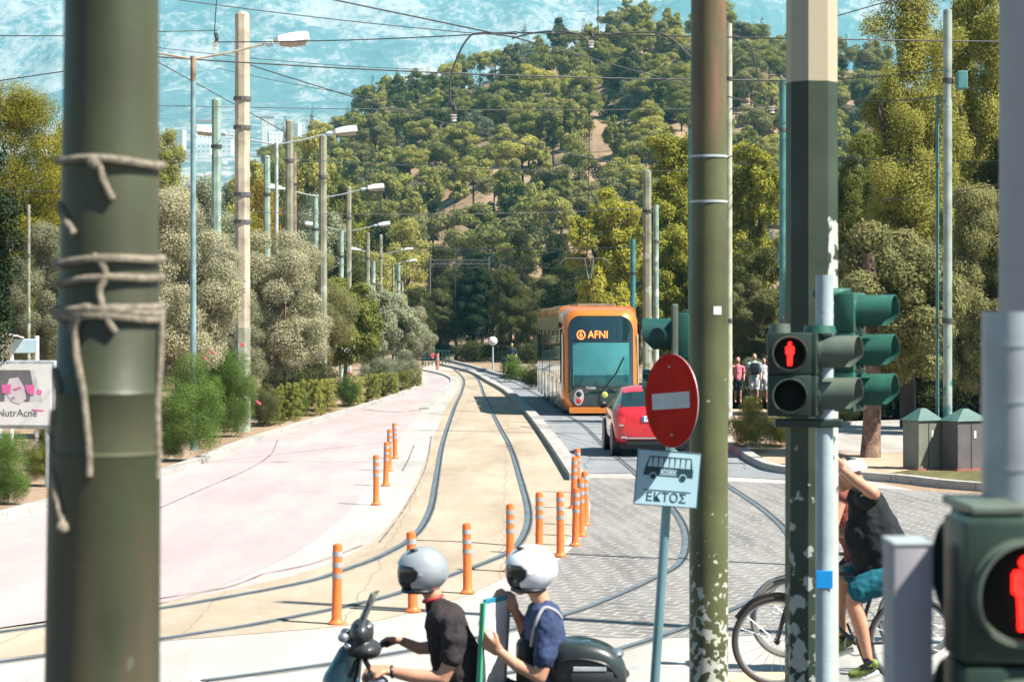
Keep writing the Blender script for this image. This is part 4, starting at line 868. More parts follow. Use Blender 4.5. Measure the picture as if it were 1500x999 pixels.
zt = CAMH + (HZ - 799) / S(d + .1); MB().box((0, .08, zt / 2), (.084, .15, zt), bev=.004).build('body', mat('violet_grey_metal', (.31, .30, .325), .55, var=.06, vscale=5), e, True); MB().box((0, .08, zt + .003), (.088, .155, .007), bev=.002).build('lid', M['galv'], e)

# ------------------------------------------------------------------ signs
d = 14.6; s = S(d); rot = math.radians(28)
sg = empty('no_entry_sign', ((980 - CX) / s, d, 0), 0, 'round red no-entry sign with a white bar, above the blue bus plate', 'sign')
pole_top = P(990, 640, d); pbot = Vector(((962 - CX) / s, d, CAMH - (999 - HZ) / s)); dirv = (Vector((pole_top.x, d, pole_top.z)) - pbot); base = pbot - dirv * (pbot.z / dirv.z)
Lc = lambda v: Vector(v) - sg.location
MB().cyl(Lc(base + Vector((0, .09, 0))), Lc(Vector((pole_top.x, d + .09, pole_top.z + .35))), .032, .030, 18).build('post', mat('blue_grey_sign_post', (.22, .40, .44), .35, .5, var=.1), sg, True)
tilt = math.radians(-4)
qd = Matrix.Rotation(math.radians(-60), 3, 'Z') @ Matrix.Rotation(tilt, 3, 'Y')
# disc : local X,Z plane, facing -Y, turned so that it looks narrow
discC = P(983.5, 587, d - .02) - sg.location; R_ = 137 / 2 / s
def face(q, c, pts, off): return [c + q @ Vector((x, off, z)) for x, z in pts]
def plate(q, c, pts, t0, t1, m, name, parent):
    mb = MB(); mb.rings([face(q, c, pts, t0), face(q, c, pts, t1)], True); return mb.build(name, m, parent)
circ = [(R_ * math.cos(2 * math.pi * k / 48), R_ * math.sin(2 * math.pi * k / 48)) for k in range(48)]
redsign = mat('sign_red', (.55, .02, .01), .85, var=.1, vscale=6, spec=.1)
dsc = plate(qd, discC, circ, 0, -.004, redsign, 'disc', sg)
plate(qd, discC, [(x * 1.0, z * 1.0) for x, z in circ], .006, .0005, M['greypost'], 'disc_backing', sg)
plate(qd, discC, [(-.215, -.052), (.215, -.052), (.215, .052), (-.215, .052)], -.0045, -.007, mat('sign_white', (.55, .58, .60), .5), 'white_bar', dsc)
for z_ in (.22, -.22): mb = MB().ball(discC + qd @ Vector((0, -.006, z_)), .009, 8, 6).build('bolt', M['galv'], dsc)
# bus plate
bp_ = empty('bus_plate', P(978, 701, d - .03), 0, 'pale blue plate with a bus picture and lettering, under the no-entry disc', 'sign')
qb = Matrix.Rotation(math.radians(10), 3, 'Z') @ Matrix.Rotation(math.radians(5), 3, 'Y'); O = Vector((0, 0, 0)); w2, h2 = .212, .180
blue = mat('plate_pale_blue', (.36, .55, .62), .45, var=.04); navy = mat('plate_dark_print', (.012, .045, .06), .5)
plt = plate(qb, O, [(-w2, -h2), (w2, -h2), (w2, h2), (-w2, h2)], .008, 0, blue, 'panel', bp_)
def rim(a, b_, c_, d_): return plate(qb, O, [(a, b_), (c_, b_), (c_, d_), (a, d_)], 0, -.002, navy, 'border_line', bp_)
for r4 in ((-w2 + .001, -h2 + .001, w2 - .001, -h2 + .006), (-w2 + .001, h2 - .006, w2 - .001, h2 - .001), (-w2 + .001, -h2 + .006, -w2 + .005, h2 - .006), (w2 - .005, -h2 + .006, w2 - .001, h2 - .006), (-.16, -.083, .16, -.077)): rim(*r4)
bus = MB()
def flat(pts, o0=-.0022): bus.rings([face(qb, O, pts, 0), face(qb, O, pts, o0)], True)
flat([(-.165, .015), (.165, .015), (.165, .068), (-.155, .068)])        # lower body
flat([(-.155, .066), (.16, .066), (.15, .140), (-.13, .140)])
bus.build('bus_silhouette', navy, bp_)
for k in range(8):
    x0 = -.142 + k * .0365; plate(qb, O, [(x0, .072), (x0 + .031, .072), (x0 + .029, .131), (x0 + .004 + (.012 if k == 0 else 0), .131)], -.0024, -.0035, blue, 'window_pane', bp_)
plate(qb, O, [(-.055, .022), (.055, .022), (.055, .060), (-.055, .060)], -.0024, -.0034, blue, 'name_panel', bp_)
for x0 in (-.1, .1):
    c_ = [(x0 + .024 * math.cos(k * .2618), .012 + .024 * math.sin(k * .2618)) for k in range(24)]; w_ = plate(qb, O, c_, -.0024, -.0040, blue, 'wheel_arch', bp_)
    c_ = [(x0 + .019 * math.cos(k * .2618), .010 + .019 * math.sin(k * .2618)) for k in range(24)]; plate(qb, O, c_, -.0042, -.0055, navy, 'wheel', bp_)
def text(body, size, m, parent, mtx, name='lettering', ext=.0008):
    cu = bpy.data.curves.new(name, 'FONT'); cu.body = body; cu.size = size; cu.align_x = 'CENTER'; cu.align_y = 'CENTER'; cu.extrude = ext; cu.materials.append(m)
    tmp = bpy.data.objects.new('tmp_text', cu); COL.objects.link(tmp); dg = bpy.context.evaluated_depsgraph_get(); me = bpy.data.meshes.new_from_object(tmp.evaluated_get(dg)); bpy.data.objects.remove(tmp)
    me.transform(mtx); o = link(name, me, parent)
    if not me.materials: me.materials.append(m)
    return o
XZ = Matrix.Rotation(math.radians(90), 4, 'X')
text('ΕΚΤΟΣ', .082, navy, bp_, qb.to_4x4() @ Matrix.Translation((0, -.002, -.125)) @ XZ); text('OECO', .040, navy, bp_, qb.to_4x4() @ Matrix.Translation((0, -.0036, .041)) @ XZ)

# ------------------------------------------------------------------ orange bollards
obm = mat('bollard_orange', (.78, .17, .035), .5, var=.08, vscale=8); band = mat('bollard_band_grey', (.34, .35, .36), .5)
BOL = [(493, 915, 'nearest one, left of the silver helmet'), (605, 897, 'behind the silver helmet'), (685, 870, 'between the two riders'), (747, 838, 'just left of the white helmet'), (790, 812, 'short looking one right of the white helmet'), (821, 816, 'right of the white helmet, standing forward'),
       (843, 800, 'front one of the right cluster'), (852, 786, 'second one of the right cluster'), (858, 770, 'rightmost of the right cluster'), (840, 745, 'tall looking one by the kerb end'), (846, 722, 'farthest one at the kerb end'),
       (551, 740, 'nearest of the left bunch on the path edge'), (565, 712, 'second of the left bunch'), (570, 690, 'third of the left bunch'), (579, 672, 'farthest of the left bunch')]
b0 = None
for i, (px, py, lab) in enumerate(BOL):
    g = G(px, py, .012)
    if b0 is None:
        b0 = empty('bollard', g, 0, None, 'bollard', 'orange flexible bollards'); pr = [(.11, 0), (.11, .015), (.075, .035), (.052, .05), (.050, .50)]
        def lathe(prf, n=20): m_ = MB(); m_.rings([[(r_ * math.cos(2 * math.pi * k / n), r_ * math.sin(2 * math.pi * k / n), z_) for k in range(n)] for r_, z_ in prf]); return m_
        lathe([(.082, 0), (.082, .012), (.060, .03), (.050, .05), (.047, .40), (.048, .76), (.042, .785), (.02, .795)]).build('tube', obm, b0, True, 30)
        for z_ in (.45, .56, .67): MB().cyl((0, 0, z_), (0, 0, z_ + .05), .0505, .0505, 20).build('band', band, b0, True)
        o = b0
    else: o = copy_tree(b0)
    o.location = g; o["label"] = 'orange flexible bollard with grey bands, ' + lab; o.rotation_euler = (rnd.uniform(-.03, .03), rnd.uniform(-.03, .03), rnd.random() * 6); o.scale = (1, 1, [.98, 1.02, .95, 1][i % 4])
g = G(641, 542); e = empty('bollard', g, 0, 'distant pinkish red bollard at the far end of the tracks', 'bollard'); MB().cyl((0, 0, 0), (0, 0, 1), .09, .08, 12).build('tube', mat('faded_red', (.6, .2, .14), .5), e); MB().cyl((0, 0, .6), (0, 0, .7), .092, .092, 12).build('band', band, e)
rl = MB()
for k in range(9): rl.cyl(G(618 + k * 5, 536) , G(618 + k * 5, 536) + Vector((0, 0, 1.0)), .03)
for z_ in (.5, 1.0): rl.tube([G(618, 536) + Vector((0, 0, z_)), G(660, 536) + Vector((0, 0, z_))], .03, 6)
tag(rl.build('railing', M['tldark']), 'low dark railing across the far end of the tracks', 'railing')

# ------------------------------------------------------------------ cabinets, billboard, shelter
for i, (px, by, w, h, lab) in enumerate([(1351, 688, .58, 1.22, 'green grey utility cabinet with pyramid lid, left of the teal pole'), (1413, 689, .75, 1.22, 'dark utility cabinet with pyramid lid, right of the teal pole')]):
    g = G(px, by); e = empty('utility_cabinet', g, math.radians(28), lab, 'cabinet', 'street utility cabinets')
    bm_ = mat('cabinet_paint', [(.17, .18, .14), (.115, .10, .10)][i], .6, var=.1); MB().box((0, 0, .5), (w, .5, .96), bev=.01).build('body', bm_, e)
    q = MB(); a, b2 = w / 2 + .04, .29; q.add([(-a, -b2, .985), (a, -b2, .985), (a, b2, .985), (-a, b2, .985), (-.06, -.04, h), (.06, -.04, h), (.06, .04, h), (-.06, .04, h)], [(0, 1, 5, 4), (1, 2, 6, 5), (2, 3, 7, 6), (3, 0, 4, 7), (4, 5, 6, 7), (3, 2, 1, 0)]); q.build('lid', mat('cabinet_lid', (.07, .14, .12), .5, var=.15), e)
    MB().box((-.04, -.253, .5), (.01, .01, .9)).build('door_gap', M['black'], e); MB().box((.05, -.256, .72), (.05, .012, .14)).build('label_plate', M['white'], e)
    MB().box((0, 0, .0), (w + .1, .6, .10)).build('plinth', mat('plinth_red', (.35, .09, .07), .7), e)
dB = 40.0; s = S(dB); c = P(26, 578, dB); e = empty('billboard', (c.x, dB, 0), math.radians(-8), 'white poster board with a grey portrait and a pink band, at the left edge', 'billboard')
bw, bh = 104 / s, 92 / s; zc = c.z
MB().box((0, .05, zc), (bw + .12, .12, bh + .1), bev=.02).build('frame', M['galv'], e); MB().box((0, -.015, zc), (bw - .02, .02, bh - .04)).build('poster_paper', M['white'], e)
for sx in (-1, 1): MB().cyl((sx * bw * .42, .06, 0), (sx * bw * .42, .06, zc - bh / 2), .05, .05, 10).build('leg', M['galv'], e)
def pp(name, pts, m, off):
    mb = MB(); a = [((x - 26) / s * 1.0, -.026 - off, CAMH - (y - HZ) / s) for x, y in pts]; mb.add(a, [tuple(range(len(a)))]); return mb.build(name, m, e)
gy = [mat(f'poster_grey_{k}', (v, v, v * 1.05), .7, var=.1, vscale=5) for k, v in enumerate((.16, .34, .62))]; pk = mat('poster_pink', (.78, .16, .42), .6)
pp('portrait_ground', [(-24, 542), (52, 542), (64, 588), (-24, 588)], gy[2], 0); pp('portrait_hair', [(-24, 542), (46, 542), (50, 566), (44, 588), (36, 588), (38, 568), (28, 552), (14, 554), (8, 570), (6, 588), (-24, 588)], gy[0], .002)
pp('portrait_face', [(8, 568), (14, 556), (26, 553), (37, 568), (40, 584), (30, 592), (18, 588), (12, 580)], mat('poster_face', (.66, .60, .62), .7), .004); pp('portrait_lips', [(16, 582), (22, 580), (23, 584), (18, 586)], gy[1], .006)
pp('pink_band', [(2, 563), (17, 563), (16, 577), (3, 576)], pk, .006); pp('pink_band', [(38, 564), (52, 563), (52, 579), (44, 577), (40, 573)], pk, .006); pp('pink_band', [(56, 570), (63, 571), (63, 578), (56, 577)], pk, .003); pp('pink_band', [(18, 570), (32, 566), (33, 568), (24, 572)], pk, .007)
pp('pink_note', [(48, 599.5), (66, 600), (66, 602.5), (48, 602)], pk, .001)
text('NutrAcne', 15 / s, gy[0], e, Matrix.Translation((0, -.028, CAMH - (605 - HZ) / s)) @ XZ)
sh = empty('bus_shelter', (0, 0, 0), 0, 'small white shelter with a ribbed curved roof behind the poster board', 'shelter'); dS = 50
rf = MB(); rings = []
for k in range(13): x = -20 + k * 4.6; y = 497 - 9 * math.sin(k / 12 * 2.2 + .5) + (k % 2) * .8; rings.append([P(x, y, dS - 1.2), P(x, y, dS + 1.2), P(x, y + 2.5, dS + 1.2), P(x, y + 2.5, dS - 1.2)])
rf.rings(rings); rf.build('roof', M['white'], sh); MB().box(P(35, 507, dS), (.62, .1, .32), bev=.02).build('fascia', M['lampc'], sh)
for x in (17, 54, 0): MB().cyl(P(x, 492, dS), Vector((P(x, 492, dS).x, dS, 0)), .05, .05, 10).build('post', M['white'] if x else M['lampc'], sh)

# ------------------------------------------------------------------ tram
def track_pt(u):  # centre of right track as function of depth
    pts = TRK; 
    for a, b_ in zip(pts, pts[1:]):
        if a.y <= u <= b_.y: return a.lerp(b_, (u - a.y) / (b_.y - a.y))
    return pts[-1] if u > pts[-1].y else pts[0]
TRK = [p + Vector((.72, 0, 0)) for p in reversed(catmull([G(*q) for q in [(720, 553), (728, 557), (744, 573), (780, 590), (843, 616), (887, 656)]], 8))]; TRK = [Vector((2.76, 60, 0)), Vector((2.76, 69.5, 0)), Vector((2.22, 86, 0)), Vector((2.0, 93, 0))]
tram = empty('tram', (0, 0, 0), 0, 'orange tram with a dark rounded windscreen coming along the grey lane', 'tram')
tside = mat('tram_side_panels', (.50, .40, .30), .28, .5, var=.25, vscale=2.0, coat=.6); tdark = mat('tram_mask', (.008, .03, .036), .06, coat=1, spec=.9)
def rrect(hw, z0, z1, r, n=9):
    r = min(r, hw * .99, (z1 - z0) / 2 * .99); out = []
    for cx, cz, a0 in ((hw - r, z1 - r, 0), (-hw + r, z1 - r, 90), (-hw + r, z0 + r, 180), (hw - r, z0 + r, 270)):
        for k in range(n + 1): a = math.radians(a0 + 90 * k / n); out.append((cx + r * math.cos(a), cz + r * math.sin(a)))
    return out
def frame_at(y):
    a, b_ = track_pt(y - 1.5), track_pt(y + 1.5); t_ = (b_ - a).normalized(); return track_pt(y), math.atan2(-t_.x, t_.y)
y0 = 69.5
ZS = Matrix.Translation((0, 0, -.17)) @ Matrix.Diagonal((.94, 1, 1.05, 1))
p_, ang = frame_at(y0 + 3); Mt = Matrix.Translation(Vector((p_.x, p_.y, 0)) - Matrix.Rotation(ang, 3, 'Z') @ Vector((0, 3, 0))) @ Matrix.Rotation(ang, 4, 'Z') @ ZS
def nose(x, z): return .22 * (x / 1.2) ** 2 + .45 * max(0, (z - 1.1) / 2.2) ** 1.6 + .10 * max(0, (1.0 - z)) ** 2
def sect(fw, z0, z1, r, dy=0.0, on=True): return [(x, (nose(x, z) if on else 0) + dy, z) for x, z in rrect(fw, z0, z1, r)]
def bld(rings, m, name, par, cap=False):
    mb = MB(); mb.rings(rings, cap); mb.v = [tuple(Mt @ Vector(v)) for v in mb.v]; return mb.build(name, m, par, True, 50)
cab = bld([sect(1.07, .42, 3.12, .40, -.02), sect(1.17, .34, 3.22, .44, .02), sect(1.24, .28, 3.30, .46, .14), sect(1.28, .26, 3.36, .44, .45), sect(1.30, .26, 3.38, .38, 1.0), [(x, 1.9, z) for x, z in rrect(1.31, .26, 3.38, .3)]], M['orange'], 'cab_shell', tram)
msk = bld([sect(1.075, .46, 3.10, .42, -.026), sect(1.05, .48, 3.07, .42, -.032), sect(.7, .9, 2.7, .3, -.036), sect(.3, 1.3, 2.2, .2, -.036), sect(.01, 1.75, 1.77, .005, -.036)], tdark, 'windscreen_mask', tram)
def front(x, z, off=.05): return Mt @ Vector((x, nose(x, z) - off, z))
def patch(pts_fn, m, name, par, nu=10, nv=10):
    mb = MB(); vs = [pts_fn(u / nu, v / nv) for v in range(nv + 1) for u in range(nu + 1)]; fs = [(v * (nu + 1) + u, v * (nu + 1) + u + 1, (v + 1) * (nu + 1) + u + 1, (v + 1) * (nu + 1) + u) for v in range(nv) for u in range(nu)]; mb.add(vs, fs); return mb.build(name, m, par, True)
scr = mat('windscreen_glass', (.05, .23, .23), .04, coat=1, spec=1.0, var=.25, vscale=.6)  # lighter teal base colour paints the sky's reflection into the glass
patch(lambda u, v: front(-.93 + 1.86 * u * 1, 1.05 + 1.28 * v, .045), scr, 'windscreen', msk)
patch(lambda u, v: front(-.90 + 1.80 * u, 1.06 + .32 * v, .050), mat('dashboard_dark', (.01, .08, .085), .2, coat=1), 'dashboard_band', msk)
led = mat('led_orange', (.8, .2, .03), .5, emit=((1, .16, .03), 2.2))
tx = text('6', .22, led, msk, Mt @ Matrix.Translation((-.66, nose(-.5, 2.55) - .09, 2.56)) @ XZ, 'route_number'); text('AFNI', .31, led, msk, Mt @ Matrix.Translation((-.10, nose(-.2, 2.55) - .09, 2.56)) @ XZ, 'destination')
rg = MB(); rg.torus((-.66, nose(-.5, 2.55) - .09, 2.56), .125, .014, 24, 6, Vector((0, 1, 0))); rg.v = [tuple(Mt @ Vector(v)) for v in rg.v]; rg.build('number_ring', led, msk)
text('CITADIS'.replace('CITADIS', 'TA3006'), .10, M['white'], msk, Mt @ Matrix.Translation((-.35, nose(-.3, 1.0) - .06, 1.0)) @ XZ, 'fleet_number')
for sx in (-1, 1):
    hl = MB(); c0 = Vector((sx * .74, 0, .72))
    pts = [front(c0.x + sx * a * .17 + 0 * b_, c0.z + b_ * .24 + sx * sx * a * -.05, .05) for a, b_ in [(math.cos(k * .3927), math.sin(k * .3927)) for k in range(16)]]
    hl.add(pts, [tuple(range(16))]); h_ = hl.build('headlight', M['lampw'], tram)
    for dz, mm_ in ((.10, M['black']), (-.10, mat('tail_red', (.7, .03, .03), .3))): q = front(c0.x, c0.z + dz, .06); MB().ball(q, (.085, .03, .085), 12, 8).build('lamp_lens', mm_, h_)
q = front(.10, .80, .05); MB().ball(q, (.10, .03, .10), 14, 8).build('badge', mat('badge_lime', (.55, .62, .12), .4), tram)
wp = MB(); wp.tube([front(.05, .95, .06), front(.5, 1.45, .07), front(.75, 1.9, .07)], .022, 6); wp.build('wiper', M['black'], tram)
bld([[(x, y_, z) for x, z in rrect(1.06, .26, .44, .06)] for y_ in (.03, .3)], M['orange'], 'bumper', tram, True)
for z_ in (1.03, 2.36): patch(lambda u, v: front(-.99 + 1.98 * u, z_ + .018 * v, .052), M['black'], 'mask_seam', msk, 12, 1)
for sx in (-1, 1): MB().tube([Mt @ Vector((sx * 1.28, .5, 2.75)), Mt @ Vector((sx * 1.42, .35, 2.7)), Mt @ Vector((sx * 1.44, .32, 2.35))], .03, 6).build('camera_arm', M['black'], tram)
# side window of the cab
for sx in (-1, 1):
    mb = MB(); mb.add([Mt @ Vector((sx * 1.30, y_, z)) + Matrix.Rotation(ang, 3, 'Z') @ Vector((sx * .012, 0, 0)) for y_, z in [(.85, 1.15), (.75, 2.2), (.85, 2.9), (1.85, 2.95), (1.85, 1.05)]], [(0, 1, 2, 3, 4)]); mb.build('cab_side_window', M['glass'], tram)
    pl = MB(); pl.add([Mt @ Vector((sx * (1.235 if i_ < 2 else 1.275), yy, z)) for i_, (yy, z) in enumerate([(.30, .95), (.55, 2.55), (.75, 2.6), (.55, .95)])], [(0, 1, 2, 3)])
    pl.build('white_side_stripe', M['lampw'], tram)
# modules
mod = [(1.9, 7.2), (7.6, 12.6), (13.0, 17.0)]
for mi, (a, b_) in enumerate(mod):
    pa, _ = frame_at(y0 + a); pb, _ = frame_at(y0 + b_)
    if mi == 0: pa = Mt @ Vector((0, 1.9, 0)); 
    ax = (pb - pa); ax.z = 0; Ln = ax.length; an = math.atan2(-ax.x, ax.y); Mm = Matrix.Translation(Vector((pa.x, pa.y, 0))) @ Matrix.Rotation(an, 4, 'Z') @ ZS
    mb = MB(); mb.rings([[(x, y_, z) for x, z in rrect(1.30, .26, 3.38, .28)] for y_ in (0, Ln)]); mb.v = [tuple(Mm @ Vector(v)) for v in mb.v]; car = mb.build('car_body', tside, tram, True, 40)
    rb = MB(); 
    rb.rings([[(x, y_, z) for x, z in rrect(1.312, 2.92, 3.42, .24)] for y_ in (0.0, Ln)]); rb.v = [tuple(Mm @ Vector(v)) for v in rb.v]; rb.build('roof_fairing', M['orange'], car, True, 40)
    for sx in (-1, 1):
        n_w = 4
        for k in range(n_w):
            ya, yb = Ln * (k + .06) / n_w, Ln * (k + .94) / n_w; door = (k % 2 == 1)
            w_ = MB().box((sx * 1.303, (ya + yb) / 2, 1.45 if door else 1.95), (.02, yb - ya, 2.1 if door else 1.45)); w_.v = [tuple(Mm @ Vector(v)) for v in w_.v]; w_.build('door' if door else 'side_window', M['glass'], car)
    if mi:
        bl = MB().box((0, -.2, 1.8), (2.4, .5, 2.9)); bl.v = [tuple(Mm @ Vector(v)) for v in bl.v]; bl.build('gangway_bellows', M['black'], tram)
    un = MB().box((0, Ln / 2, .17), (2.2, Ln * .8, .26)); un.v = [tuple(Mm @ Vector(v)) for v in un.v]; un.build('undercarriage', M['black'], tram)
    eq = MB()
    for k in range(3): eq.box((0, Ln * (k + .5) / 3, 3.44), (1.3, Ln / 4.2, .10), bev=.03)
    eq.v = [tuple(Mm @ Vector(v)) for v in eq.v]; eq.build('roof_equipment', tside, car)
# pantograph
pb = track_pt(y0 + 8) ; pg = MB(); c = Vector((pb.x, pb.y, 3.5)); zt = CAMH + (HZ - 382) * (y0 + 10) / F
pg.tube([c, c + Vector((.1, -.9, .9)), Vector((pb.x, pb.y - .1, zt))], .02, 6); pg.tube([c + Vector((.35, 0, 0)), c + Vector((.2, -.9, .9)), Vector((pb.x + .3, pb.y - .1, zt))], .018, 6)
pg.tube([Vector((pb.x + x_, pb.y, zt + z_)) for x_, z_ in [(-.85, -.16), (-.75, -.03), (-.6, .02), (.6, .02), (.75, -.03), (.85, -.16)]], .022, 6); pg.build('pantograph', M['darkgrey'], tram)

# ------------------------------------------------------------------ red car
car = empty('small_car', (0, 0, 0), 0, 'small red rounded hatchback driving away behind the no-entry disc', 'car'); dC = 48.6; sC = S(dC)
car.location = ((956 - CX) / sC, dC, .012); car.rotation_euler = (0, 0, math.radians(2)); car.scale = (1.03, 1, 1.03)
# body sections along y (0 rear .. 3.5 front): y, halfw, zbot, zbelt, ztop, roofhw
secs = [(.00, .60, .36, .80, .88, .56), (.06, .72, .28, .88, .96, .62), (.18, .79, .24, .93, 1.05, .64), (.35, .81, .22, .96, 1.20, .60), (.55, .815, .21, .97, 1.36, .57), (.85, .815, .2, .98, 1.46, .56), (1.3, .815, .2, .97, 1.49, .56), (1.8, .815, .2, .96, 1.45, .55), (2.2, .81, .2, .96, 1.27, .56), (2.6, .80, .21, .95, 1.03, .60), (3.0, .78, .22, .84, .92, .58), (3.35, .70, .26, .70, .76, .50), (3.5, .55, .34, .58, .62, .40)]
def carring(sv, ex=0.0):
    y, hw, zb, zm, zt, rw = sv; h = []
    for fx, fz in [(.80, zb), (.97, zb + .08), (1.0, zb + .3), (.995, zm - .12), (.965, zm), ]: h.append((hw * fx, fz))
    h += [(rw + (hw * .965 - rw) * .5, zm + (zt - zm) * .5), (rw + .02, zm + (zt - zm) * .86), (rw * .82, zt - .01), (0, zt + .012)]
    L_ = [(-x, y, z) for x, z in reversed(h[:-1])]; return [(x + (ex if x > 0 else -ex), y, z) for x, y, z in ([(x, y, z) for x, z in h] + L_)]
R3 = [carring(q) for q in secs]; n = len(R3[0]); body = MB(); sglass = MB(); rglass = MB(); wglass = MB()
for i in range(len(R3) - 1):
    for j in range(n):
        k = (j + 1) % n; quad = [R3[i][j], R3[i][k], R3[i + 1][k], R3[i + 1][j]]
        m_ = min(j, n - 1 - k if k else 0) if False else None
        jj = j if j < 8 else n - 2 - j
        tgt = body
        if jj in (4, 5) and 3 <= i <= 8: tgt = sglass
        if jj in (6, 7) and i in (2, 3): tgt = rglass
        if jj in (6, 7) and i in (7, 8): tgt = wglass
        tgt.add(quad, [(0, 1, 2, 3)])
body.add(R3[0], [tuple(range(n))]); body.add(R3[-1], [tuple(reversed(range(n)))])
bo = body.build('body', M['red'], car, True, 60); sd = bo.modifiers.new('sub', 'SUBSURF'); sd.levels = 1; sd.render_levels = 1
sglass.build('side_window', M['glass'], car, True); rglass.build('rear_window', M['glass'], car, True); wglass.build('windscreen', M['glass'], car, True)
rw = patch(lambda u, v: Vector(((-.46 + .92 * u) * (1 - .1 * v), .13 + .36 * v, .985 + .36 * v)), M['glass'], 'rear_window', car)
MB().ball((-.16, .36, 1.02), (.12, .05, .06), 10, 6).build('parcel_cap', M['white'], car)
for sx in (-1, 1):
    tl = MB().box((sx * .65, .03, .74), (.14, .12, .22), bev=.03); t_ = tl.build('tail_light', mat('tail_lamp_red', (.55, .01, .02), .15, coat=1), car, True); MB().box((sx * .655, -.034, .67), (.09, .012, .04), bev=.005).build('reverse_lamp', M['chrome'], t_)
    MB().box((sx * .6, .0, .42), (.12, .03, .05), bev=.01).build('fog_lamp', M['chrome'], car)
    mi_ = MB().ball((sx * .90, 2.05, 1.03), (.10, .06, .08), 12, 8); mi_.build('wing_mirror', M['black'], car, True)
    for yy in (.62, 2.92):
        w_ = MB().cyl((sx * .80, yy, .30), (sx * .60, yy, .30), .30, .30, 28); wh = w_.build('wheel', M['rubber'], car, True); MB().cyl((sx * .80, yy, .30), (sx * .81, yy, .30), .19, .17, 20).build('rim', M['galv'], wh, True)
        MB().cyl((sx * .822, yy, .34), (sx * .70, yy, .34), .36, .36, 28).build('wheel_arch', M['black'], car, True)
MB().box((-.1 * 0 - .02, -.005, .80), (.40, .02, .12), bev=.004).build('number_plate', M['white'], car); text('YZK 4180', .085, navy, car, Matrix.Translation((0.02, -.017, .80)) @ XZ, 'plate_lettering'); MB().box((-.2, -.0065, .80), (.04, .022, .115)).build('plate_band', mat('plate_blue', (.02, .1, .5), .4), car)
MB().box((0, -.012, .40), (1.15, .03, .035), bev=.008).build('chrome_strip', M['chrome'], car); MB().box((0, .02, .30), (1.1, .05, .12), bev=.02).build('lower_valance', M['black'], car); MB().cyl((.4, -.02, .25), (.4, .15, .25), .03).build('exhaust', M['chrome'], car)
MB().box((0, 1.75, .24), (1.35, 3.1, .16), bev=.02).build('underbody', M['black'], car)

# ------------------------------------------------------------------ people helpers
def limb(mb, pts):   # pts: [(vec, r), ...]
    for (a, ra), (b_, rb) in zip(pts, pts[1:]): mb.cyl(a, b_, ra, rb, 14)
    for a, ra in pts: mb.ball(a, ra, 14, 9)
def blobmesh(mb, name, m, parent, voxel=.009, it=6, hard=False):
    me = bpy.data.meshes.new(name); me.from_pydata(mb.v, [], mb.f); me.materials.append(m); o = link(name, me, parent)
    r_ = o.modifiers.new('remesh', 'REMESH'); r_.mode = 'VOXEL'; r_.voxel_size = voxel; r_.use_smooth_shade = True
    s_ = o.modifiers.new('smooth', 'SMOOTH'); s_.factor = .5; s_.iterations = it
    if name in ('shirt', 'shorts', 'trousers'):
        tx_ = bpy.data.textures.get('folds') or bpy.data.textures.new('folds', 'CLOUDS'); tx_.noise_scale = .11; tx_.noise_depth = 2
        dp = o.modifiers.new('folds', 'DISPLACE'); dp.texture = tx_; dp.strength = .045; dp.mid_level = .5
    return o
def hand(mb, wrist, dirv, up, grip=.9, sc_=1.0, side=1):
    """palm + four bent fingers + thumb. dirv: forearm direction, up: back-of-hand direction"""
    f = Vector(dirv).normalized(); u = (Vector(up) - f * f.dot(Vector(up))).normalized(); l = f.cross(u) * side
    w = Vector(wrist)
    for a in (-.032, -.011, .011, .032): limb(mb, [(w + l * a * .6 * sc_, .019 * sc_), (w + f * .085 * sc_ + l * a * sc_, .0135 * sc_)])
    for k, a in enumerate((-.034, -.0115, .0115, .034)):
        ln = (.030, .034, .036, .031)[k] * sc_; p0 = w + f * .088 * sc_ + l * a * sc_; ang_ = 0; pts = [(p0, .0102 * sc_)]; p = p0
        for j in range(3): ang_ += grip * (.75 if j == 0 else .85); dd = f * math.cos(ang_) - u * math.sin(ang_); p = p + dd * ln * (1 - .16 * j); pts.append((p, (.0095 - .0008 * j) * sc_))
        limb(mb, pts)
    th = w + l * .034 * sc_ + f * .025 * sc_; p1 = th + (l * .6 + f * .7 - u * .35).normalized() * .042 * sc_; p2 = p1 + (f * .8 - u * .6 - l * .15).normalized() * .032 * sc_; limb(mb, [(th, .015 * sc_), (p1, .0115 * sc_), (p2, .009 * sc_)])
